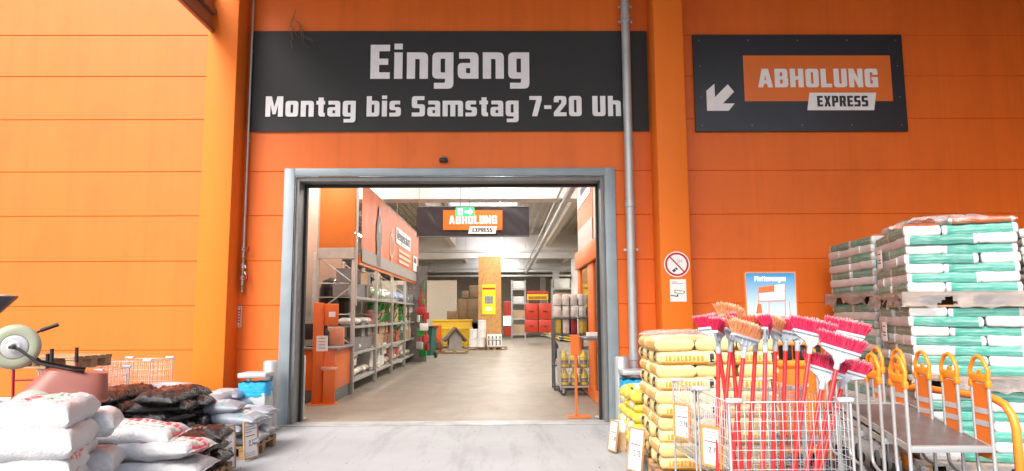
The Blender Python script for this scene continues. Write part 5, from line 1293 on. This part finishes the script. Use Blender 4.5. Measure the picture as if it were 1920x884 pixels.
# goods further along the aisle on the left
def GA(px, py, z=0): return G(px, py, z)
p = GA(802, 672)
t = thing('wheelie_bin', 'dark green wheeled refuse bin at far end of the left rack', 'bin', (p.x, p.y, .0), R(-15))
BG = P('bin green', (.01, .12, .095), .45)
mb = MB(); mb.lathe([(.20, .08), (.28, .85)], 4, Matrix.Rotation(R(45), 4, 'Z') @ Matrix.Scale(1.35, 4)); mb.build('body', BG, t)
mb = MB(); mb.span((-.32, -.34, 1.16), (.32, .34, 1.22), bev=.02); mb.build('lid', BLACK, t, None, 0, 40)
for s in (-.25, .25): mb = MB(); mb.lathe([(.05, -.03), (.11, -.03), (.11, .03), (.05, .03)], 16, Matrix.Translation((s, .2, .11)) @ Matrix.Rotation(R(90), 4, 'Y')); mb.build('wheel', BLACK, t, None, 0, 40)
mb = MB(); mb.span((-.12, -.335, .8), (.12, -.325, .95)); mb.build('sticker', P('sticker', (.6, .3, .25), .5), t)
# bird house on pallets, yellow container behind
p = GA(856, 664); pallet((p.x-.1, p.y+.4, 0), R(3), 'low wooden pallet under the brown bird house inside', 1.2, .8)
pallet((p.x-.1-1.3, p.y+.6, 0), R(3), 'low wooden pallet left of the bird house inside', 1.2, .8)
t = thing('bird_house', 'brown pitched roof bird house on pallet before the yellow container', 'bird house', (p.x-.1, p.y+.3, .146), R(14))
BRN = P('dark brown wood', (.10, .06, .04), .7)
mb = MB(); mb.span((-.28, -.25, 0), (.28, .25, .5)); mb.prism([[(-.28, .5), (.28, .5), (0, .85)]], .5, XZ(0, .25, 0)); mb.build('house', P('house grey wood', (.30, .28, .26), .7), t)
mb = MB(); mb.prism([[(-.48, .42), (-.42, .36), (0, .86), (.42, .36), (.48, .42), (0, .98)]], .7, XZ(0, .35, 0)); mb.build('roof', BRN, t)
p = GA(846, 655); a, b = W(811, 600, p.y+1), W(883, 657, p.y+1)
t = thing('yellow_container', 'wide yellow steel container left of the chipboard column', 'container', ((a.x+b.x)/2, p.y+1, 0))
hw, zt = (b.x-a.x)/2, a.z; YEL = P('container yellow', (.72, .46, .01), .4, 0, .06, 2)
mb = MB(); mb.span((-hw, 0, .08), (hw, 1.2, zt-.1), bev=.02); mb.build('body', YEL, t, None, 0, 40)
mb = MB(); mb.span((-hw-.05, -.05, zt-.5), (hw+.05, 1.25, zt-.4), bev=.02); mb.span((-hw-.03, -.04, zt-.1), (hw+.03, 1.25, zt), bev=.02); mb.span((hw*.7, -.06, .1), (hw*.8, -.001, zt-.52)); mb.span((-hw*.9, -.06, .1), (-hw*.8, -.001, zt-.52)); mb.build('rim', YEL, t, None, 0, 40)
for k in range(3): mb = MB(); mb.span((-hw*.78, -.03, .2+.3*k), (hw*.68, -.0005, .4+.3*k), bev=.01); mb.build('ribbed_panel', P('container yellow dull', (.62, .42, .05), .5), t)
p = GA(812, 662); a, b = W(810, 610, p.y), W(828, 660, p.y)
t = thing('orange_partition', 'orange board standing at left end of the yellow container', 'panel', (a.x, p.y-.1, 0)); mb = MB(); mb.span((0, 0, .05), (b.x-a.x, .06, a.z), bev=.01); mb.build('board', SO, t); mb = MB(); mb.span((b.x-a.x+.002, 0, 0), (b.x-a.x+.07, .06, a.z-.5)); mb.build('post', RACKM, t)
# mowers and tools as dark machines beside the partition
for k, px in enumerate((797, 806)):
    p = GA(px, 668-4*k); t = thing('garden_shredder', ('front', 'rear')[k]+' black and red garden machine between green bin and orange board', 'machine', (p.x, p.y+.5, 0), R(30*k), 'garden machines by the partition')
    mb = MB(); mb.box((0, 0, .35), (.5, .6, .35), bev=.06); mb.tube([(-.15, .2, .5), (-.2, .6, 1.1), (.2, .6, 1.1), (.15, .2, .5)], .02, 8); mb.build('body', DGREY, t, None, 0, 40)
    mb = MB(); mb.box((0, -.05, .62), (.35, .4, .2), bev=.05); mb.build('hood', REDP, t, None, 0, 40)
    for s in (-.27, .27): mb = MB(); mb.lathe([(.08, -.04), (.15, -.04), (.15, .04), (.08, .04)], 16, Matrix.Translation((s, 0, .155)) @ Matrix.Rotation(R(90), 4, 'Y')); mb.build('wheel', BLACK, t, None, 0, 40)
for k, (px, py) in enumerate(((790, 560), (795, 590), (789, 600), (798, 612), (786, 575), (794, 545), (800, 628), (787, 625), (793, 640), (797, 570))):
    p = W(px, py, 23.2+.12*k); cl = ('red', 'white', 'green')[k % 3]; row = ('first', 'second', 'third', 'fourth', 'fifth', 'sixth', 'seventh', 'eighth', 'ninth', 'tenth')[sorted((560, 590, 600, 612, 575, 545, 628, 625, 640, 570)).index(py)]
    t = thing('hanging_tool', f'{cl} garden tool, {row} from the top on the stand past the rack', 'tool', p, R(20*k), 'garden tools on the far stand')
    mb = MB(); mb.tube([(0, 0, -.35), (0, 0, .35)], .03, 8); mb.build('handle', REDP if cl != 'green' else MATS['can green'], t, None, 0, 60); mb = MB(); mb.box((0, 0, -.42), (.3, .08, .25), bev=.03); mb.build('blade', WHITEP if cl == 'white' else REDP if cl == 'red' else MATS['can green'], t, None, 0, 40)
t = thing('tool_stand', 'grey tool stand with hooks just past the left rack', 'stand', (W(788, 600, 24.6).x-.12, 24.6, 0)); mb = MB(); mb.span((-.5, .0, 0), (.35, .05, 3.4)); mb.build('back_board', P('tool board', (.17, .155, .15), .7, 0, .25, 3), t); mb = MB(); [mb.tube([(-.4+.15*(k % 5), 0, 1+.4*(k//5)), (-.4+.15*(k % 5), -.15, 1+.4*(k//5))], .012, 5) for k in range(25)]; mb.build('hook', RACKM, t)
# white packs beside the column
p = GA(911, 657)
r5 = random.Random(5)
a, b = W(913, 657, p.y), W(941, 627, p.y); bw = (b.x-a.x)
for row in range(2):
    z0 = .15+ (b.z-.15)*row/2; pallet_z = 0
    t = thing('white_block_pack', ('lower', 'upper')[row]+' white block pack with dark holes before the chipboard column', 'block pack', (a.x+bw/2, p.y, z0+.003), 0, 'white block packs before the column')
    h = (b.z-.15)/2-.02; mb = MB(); mb.span((-bw/2, 0, 0), (bw/2, .8, h), bev=.015); mb.build('blocks', WHITEP, t, None, 0, 40)
    mb = MB()
    for rr in range(2 if row == 0 else 1):
        for k in range(4): mb.span((-bw/2+bw*(k+.36)/4, -.012, h*(.28+.42*rr)), (-bw/2+bw*(k+.64)/4, -.0005, h*(.28+.42*rr)+.13))
    mb.build('hole', INK, t)
pallet((a.x+bw/2, p.y+.4, 0), 0, 'wooden pallet under the white block packs inside', 1.2, .8)
for k, (px, lvl) in enumerate(((887, 0), (901, 0), (888, 1), (903, 1), (904, 2))):
    q = W(px, 640, p.y); mb = MB(); mb.lathe([(.19, 0), (.19, .34), (.2, .35), (.2, .40), (.18, .41)], 16)
    o = mb.build('white_bucket', WHITEP, None, (q.x, p.y+.1, .15+.42*lvl), 0, 40); tag(o, ('left bottom', 'right bottom', 'left middle', 'right middle', 'single top')[k]+' white lidded bucket left of the block packs', 'bucket', 'white buckets by the column')
pallet((W(894, 640, p.y).x, p.y+.4, 0), 0, 'wooden pallet under the white lidded buckets inside', 1.2, .8)
# yellow advertising sheet on the chipboard column
a, b = W(904, 590, PYC-.05), W(929, 534, PYC-.05)
t = thing('yellow_sign', 'bright yellow picture sign hung on the chipboard column', 'sign', (a.x, PYC-.04, a.z)); wd, hh = b.x-a.x, b.z-a.z
mb = MB(); mb.span((0, 0, 0), (wd, .03, hh)); mb.build('board', P('sign yellow', (.80, .70, .01), .4), t)
mb = MB(); mb.span((wd*.2, -.006, hh*.36), (wd*.8, -.0005, hh*.62)); mb.build('picture', P('picture grey', (.25, .25, .28), .5, 0, .6, 6), t)
mb = MB(); mb.span((0.02, -.006, hh*.83), (wd-.02, -.0005, hh*.90)); mb.build('red_band', RED, t)
mb = MB(); mb.span((wd*.25, -.006, hh*.12), (wd*.75, -.0005, hh*.24)); mb.build('white_label', OFFW, t)
a, b = W(898, 630, PYC-.05), W(907, 604, PYC-.05); mb = MB(); mb.span((a.x, PYC-.03, a.z), (b.x, PYC-.01, b.z)); tag(mb.build('notice_sheet', P('notice grey', (.45, .42, .42), .6, 0, .3, 5)), 'narrow grey notice on the chipboard column below yellow sign', 'notice')
# brown carton piles behind the container
for k, (x0, x1, y0, y1) in enumerate(((838, 860, 583, 601), (858, 876, 560, 601), (874, 897, 560, 601), (866, 880, 545, 560), (880, 898, 535, 559), (884, 898, 600, 640))):
    Yk = 36+.1*k; a, b = W(x0, y1, Yk), W(x1, y0, Yk); mb = MB(); mb.span((0, 0, 0), (b.x-a.x-.03, .8, b.z-a.z-.02), bev=.02)
    o = mb.build('big_carton', P('big carton', (.22, .15, .09), .75, 0, .2, 3), None, (a.x, Yk, a.z), 0, 40); tag(o, ('leftmost low', 'second low', 'third low', 'small upper', 'topmost', 'floor standing dark')[k]+' big brown carton behind the yellow container', 'carton', 'big cartons behind the container')
a, b = W(836, 601, 36), W(898, 640, 36)
t = thing('storage_rack', 'dark storage rack carrying big brown cartons behind yellow container', 'rack', (a.x, 36, 0)); mb = MB(); mb.span((0, 0, a.z-.12), (b.x-a.x, .9, a.z-.005)); mb.build('shelf', DGREY, t)
for x in (0, b.x-a.x): mb = MB(); mb.span((x-.05, 0, 0), (x+.05, .9, a.z-.121)); mb.build('upright', DGREY, t)
mb = MB(); mb.span((.1, .5, .1), (b.x-a.x-.1, .9, a.z-.2)); mb.build('back_panel', P('dark back', (.10, .09, .08), .8), t)
# far end: red doors, red cabinets, racks
def far_box(px0, px1, py0, py1, Y, dp, mt): a, b = W(px0, py1, Y), W(px1, py0, Y); mb = MB(); mb.span((a.x, Y, max(a.z, .01)), (b.x, Y+dp, b.z), bev=.02); return mb
REDD = P('cabinet red', (.48, .035, .015), .4, 0, .06, 2)
t = thing('red_door', 'dark red far door with white square sign at hall end', 'door', (0, 0, 0)); far_box(944, 958, 566, 631, 46, .1, REDD).build('leaf', P('door red', (.33, .03, .015), .4), t); far_box(944, 958, 593, 611, 45.95, .04, OFFW).build('white_sign', emit('sign white with glow', (1, 1, 1), .7), t)  # glow put into the material of the white door sign
for k, (x0, x1, y0, y1) in enumerate(((985, 1008, 600, 624), (985, 1008, 569, 599), (1010, 1034, 600, 624), (1010, 1034, 569, 599))):
    t = thing('red_cabinet', ('lower left', 'upper left', 'lower right', 'upper right')[k]+' of the four stacked red tool cabinets', 'cabinet', (0, 0, 0), 0, 'red tool cabinets at the end of the aisle')
    far_box(x0, x1, y0, y1, 38, .9, REDD).build('body', REDD, t, None, 0, 40); far_box((x0+x1)/2-4, (x0+x1)/2+4, (y0+y1)/2-1, (y0+y1)/2+1, 37.95, .04, INK).build('handle', INK, t)
t = thing('category_sign', 'yellow and dark red sign board above the red cabinets', 'sign', (0, 0, 0)); far_box(988, 1028, 552, 563, 38.3, .06, YEL).build('board', YEL, t); far_box(988, 1028, 546, 551, 38.3, .06, REDD).build('red_band', REDD, t)
for px in (990, 1026): far_box(px-1, px+1, 563.3, 569, 38.31, .04, RACKM).build('post', RACKM, t)
far_box(991, 1025, 556, 560, 38.26, .03, INK).build('print', P('print brown', (.25, .16, .02), .6), t)
for k, (px0, px1) in enumerate(((795, 838), (960, 985), (1036, 1110))):
    Yr = 50-k; a, b = W(px0, 600, Yr), W(px1, 600, Yr); wdt = b.x-a.x
    t = thing('storage_rack', ('far left', 'middle far', 'far right')[k]+' tall grey storage rack at the back of the hall', 'rack', (a.x, Yr, 0), 0, 'tall racks at the back of the hall')
    nb = max(1, round(wdt/1.4))
    for i in range(nb+1): mb = MB(); x = wdt*i/nb; mb.span((x-.05, 0, 0), (x+.05, .1, 4.1)); mb.span((x-.05, .9, 0), (x+.05, 1, 4.1)); mb.build('upright', RACKM, t)
    for z in (.2, 1.3, 2.4, 3.4): mb = MB(); mb.span((0, .11, z), (wdt, .89, z+.08)); mb.span((0, -.01, z-.02), (wdt, -.001, z+.1)); mb.build('shelf', RACKM, t)
    n = 0
    for z in (.28, 1.38, 2.48, 3.48):
        for i in range(nb):
            c = r5.choice(('brown', 'white', 'grey', 'brown')); o = put('stored_carton', GOODS[c+' carton'][1], None, (a.x+wdt*(i+.5)/nb, Yr+.4, z+.003)); s = r5.uniform(1.6, 2.4); o.scale = (s*1.4, 1.3, s*.95); tag(o, f'{c} carton, {NTH[i]} place, {ORD[3-int(z)] if int(z) < 4 else "top"} level of the {("far left", "middle far", "far right")[k]} rack', 'carton', 'cartons in the far racks')
# right row of yellow and white sacks on the floor
for k in range(9):
    p = GA(1000+5.0*k, 632+1.3*k); me = (MM[k % 3] if k % 3 else WP[0])
    for j in range(3):
        o = sack('lemon_sack' if k % 3 else 'white_sack', me, (p.x+1.0, p.y, .09+.15*j+.02), R(90+r5.uniform(-8, 8)), f'{"yellow" if k % 3 else "white"} sack, {ORD[2-j]} of pile {("one", "two", "three", "four", "five", "six", "seven", "eight", "nine")[k]} counted from the far end, right of aisle', 'sack', 'sack piles along the right of the aisle'); o.scale = (1.8, 1.8, 1.05)
# shelf end with rolls and packs, cage trolley with yellow bottles
p = G(1052, 744); Yc = p.y+.05; xa = p.x; xb = W(1101, 700, Yc).x
t = thing('cage_trolley', 'wire cage trolley loaded with yellow bottles by the orange booth', 'trolley', (xa, Yc, 0))
wdt = xb-xa+.25; zt = W(1060, 660, Yc).z
mb = MB()
for x0, y0, x1, y1 in ((0, 0, wdt, 0), (0, .7, wdt, .7), (0, 0, 0, .7), (wdt, 0, wdt, .7)):
    n = 10
    for k in range(n+1): x, y = x0+(x1-x0)*k/n, y0+(y1-y0)*k/n; mb.tube([(x, y, .2), (x, y, zt)], .004, 4)
    for k in range(7): z = .2+(zt-.2)*k/6; mb.tube([(x0, y0, z), (x1, y1, z)], .005, 4)
mb.build('wire_mesh', WIRE, t)
mb = MB()
for x in (0, wdt):
    for y in (0, .7): mb.tube([(x, y, .15), (x, y, zt+.03)], .016, 8)
mb.span((0, 0, .17), (wdt, .7, .2)); mb.build('frame', CHROME, t, None, 0, 60)
for x in (.06, wdt-.06): castor(None, x, .08, t, .065); castor(None, x, .62, t, .065)
mb = MB(); mb.lathe([(.07, 0), (.075, .02), (.075, .2), (.03, .27), (.025, .3), (.032, .3), (.032, .32)], 12); mbt = mb.mesh('bottle', P('bottle yellow', (.72, .60, .06), .35), 50)
mb = MB(); mb.lathe([(.0765, .06), (.0765, .14)], 12, None, False); lbl = mb.mesh('label', P('label dark', (.25, .22, .2), .5, 0, .4, 20), 50)
for tier in range(2):
    mb = MB(); mb.span((.02, .02, .203+.36*tier), (wdt-.02, .68, .215+.36*tier)); mb.build('tray', DGREY, t)
    for j in range(2):
        for k in range(4):
            b_ = thing('yellow_bottle', f'yellow bottle, {NTH[k]} from the aisle, {("front", "second")[j]} row, {("lower", "upper")[tier]} tray of the cage trolley', 'bottle', (xa+.1+k*(wdt-.2)/3, Yc+.1+.16*j, .217+.36*tier), 0, 'yellow bottles in the cage trolley'); put('body', mbt, b_); put('label', lbl, b_)
# counter shelf over the trolley and packs on it
Ys = Yc+1.0
t = thing('goods_shelf', 'dark shelf unit behind cage trolley stacked with packs and rolls', 'shelf', (xa-.05, Ys, 0))
zs2 = [.1, .55, W(1060, 627, Ys).z, W(1060, 596, Ys).z]
for z in zs2: mb = MB(); mb.span((0, 0, z-.03), (wdt+.1, .6, z)); mb.build('shelf', DGREY, t)
for x in (0, wdt+.1):
    for y in (0, .57): mb = MB(); mb.span((x-.02, y, 0), (x+.02, y+.03, zs2[-1]-.031)); mb.build('upright', DGREY, t)
REDB = P('dark red pack', (.30, .03, .03), .5); ROLL = P('white roll pack', (.66, .64, .62), .55, 0, .2, 14); YB = P('yellow pack', (.62, .45, .08), .5, 0, .3, 9)
n = 0
for lvl, z in ((2, zs2[2]), (3, zs2[3])):
    for k in range(5):
        for j in range(2 if lvl == 3 else 1):
            mt_ = (REDB, YB, ROLL)[(k+1) % 3] if lvl == 2 else (ROLL if k < 4 else YB); h = .26 if lvl == 3 else .36
            mb = MB(); mb.span((0, 0, 0), ((wdt+.05)/5-.02, .4, h-.012), bev=.025); o = mb.build('goods_pack', mt_, None, (xa-.03+(wdt+.1)*k/5, Ys+.05, z+.003+h*j), R(r5.uniform(-4, 4)), 40)
            tag(o, f'{"dark red" if mt_ is REDB else "yellow" if mt_ is YB else "white"} pack, {NTH[k]} from the aisle, {("lower shelf", "top shelf bottom row", "top shelf upper row")[0 if lvl == 2 else 1+j]} behind cage trolley', 'pack', 'packs on the shelf behind the cage trolley')
# small black dog-like basket display is left to the dark hand pump at the shelf foot
p = G(1042, 678)
t = thing('fire_extinguisher_stand', 'small black and red stand at foot of the right shelf row', 'stand', (p.x, p.y, 0)); mb = MB(); mb.lathe([(.09, .1), (.10, .15), (.10, .55), (.04, .64), (.03, .70)], 14); mb.build('cylinder', BLACK, t, None, 0, 50); mb = MB(); mb.span((-.16, -.16, 0), (.16, .16, .03)); mb.tube([(.0, .13, .03), (0, .13, 1.0)], .018, 6); mb.build('stand', REDP, t)
# orange booth on the right
bx0, by0, by1 = G(1131, 770).x, D+.5, WX(1090, 700, G(1131, 770).x+.05).y
zb = WX(1136, 432, bx0).z
t = thing('orange_booth', 'orange booth with tall dark window strips right inside gate', 'booth', (bx0, by0, 0))
LBt = by1-by0
mb = MB()
for a_, b_ in ((0, .12), (.42, .60), (.90, 1.0)): mb.span((0, LBt*a_, .02), (.08, LBt*b_, zb-.4), bev=.006)
mb.span((0.001, LBt*.121, .02), (.079, LBt*.899, .22)); mb.span((.09, .002, 0), (1.6, LBt, zb-.41)); mb.build('wall_panel', SO, t, None, 0, 40)
mb = MB(); mb.span((-.05, -.06, zb-.38), (1.65, LBt+.05, zb), bev=.01); mb.build('cornice', SO, t, None, 0, 40)
for a_, b_ in ((.125, .415), (.605, .895)):
    mb = MB(); mb.span((.03, LBt*a_, .225), (.05, LBt*b_, zb-.42)); mb.build('window_pane', P('dark glass', (.03, .025, .02), .06), t)
p = W(1120, 637, by0+1.0)
mb = MB(); mb.span((-.36, .25, 1.22), (-.003, 1.35, 1.26), bev=.008); mb.build('counter_board', DGREY, t)
mb = MB(); mb.box((-.17, .7, 1.30), (.22, .3, .07), bev=.01); tag(mb.build('paper_tray', WHITEP, None, (bx0, by0, .003)), 'white paper tray lying on the counter board of the booth', 'tray')
# board and beige wall above the booth
mb = MB(); UPF = (WX(1109, 400, bx0).y-by0)/LBt; mb.span((.02, LBt*UPF, zb+.003), (.12, LBt+.0, zb+2.9)); mb.build('upper_panel', OBAN, t)
mb = MB(); mb.span((.005, LBt*(UPF+.05), zb+1.0), (.0195, LBt*.95, zb+2.2)); mb.build('white_poster', OFFW, t)
mb = MB(); mb.span((0, LBt*(UPF+.12), zb+1.5), (.0045, LBt*.88, zb+1.75)); mb.span((0, LBt*(UPF+.12), zb+1.2), (.0045, LBt*.82, zb+1.35)); mb.build('poster_print', INK, t)
mb = MB(); mb.span((.01, LBt*(UPF+.01), zb+.003), (.0195, LBt*.98, zb+.5)); mb.build('grey_strip', RACKM, t)
wallbox((bx0+.03, D+.43, zb+.01), (bx0+.35, by0+LBt*UPF-.02, HZ-.5))
# orange foot post near the gate
p = G(1085, 783)
t = thing('orange_sign_post', 'thin orange post with square foot and small back-turned plate', 'sign post', (p.x, p.y, 0))
mb = MB(); mb.span((-.18, -.16, .008), (.18, .16, .02), bev=.003); mb.build('foot_plate', SO, t)
zt = W(1078, 628, p.y).z; zl = W(1078, 667, p.y).z; xo = W(1079, 650, p.y).x-p.x
mb = MB(); mb.span((xo-.02, -.018, .02), (xo+.02, .018, zl+.05), bev=.004); mb.build('post', SO, t)
mb = MB(); mb.span((xo-.085, -.03, zl), (xo+.06, -.0185, zt), bev=.003); mb.span((xo+.045, -.0184, zl), (xo+.06, .06, zt)); mb.build('plate', SO, t)
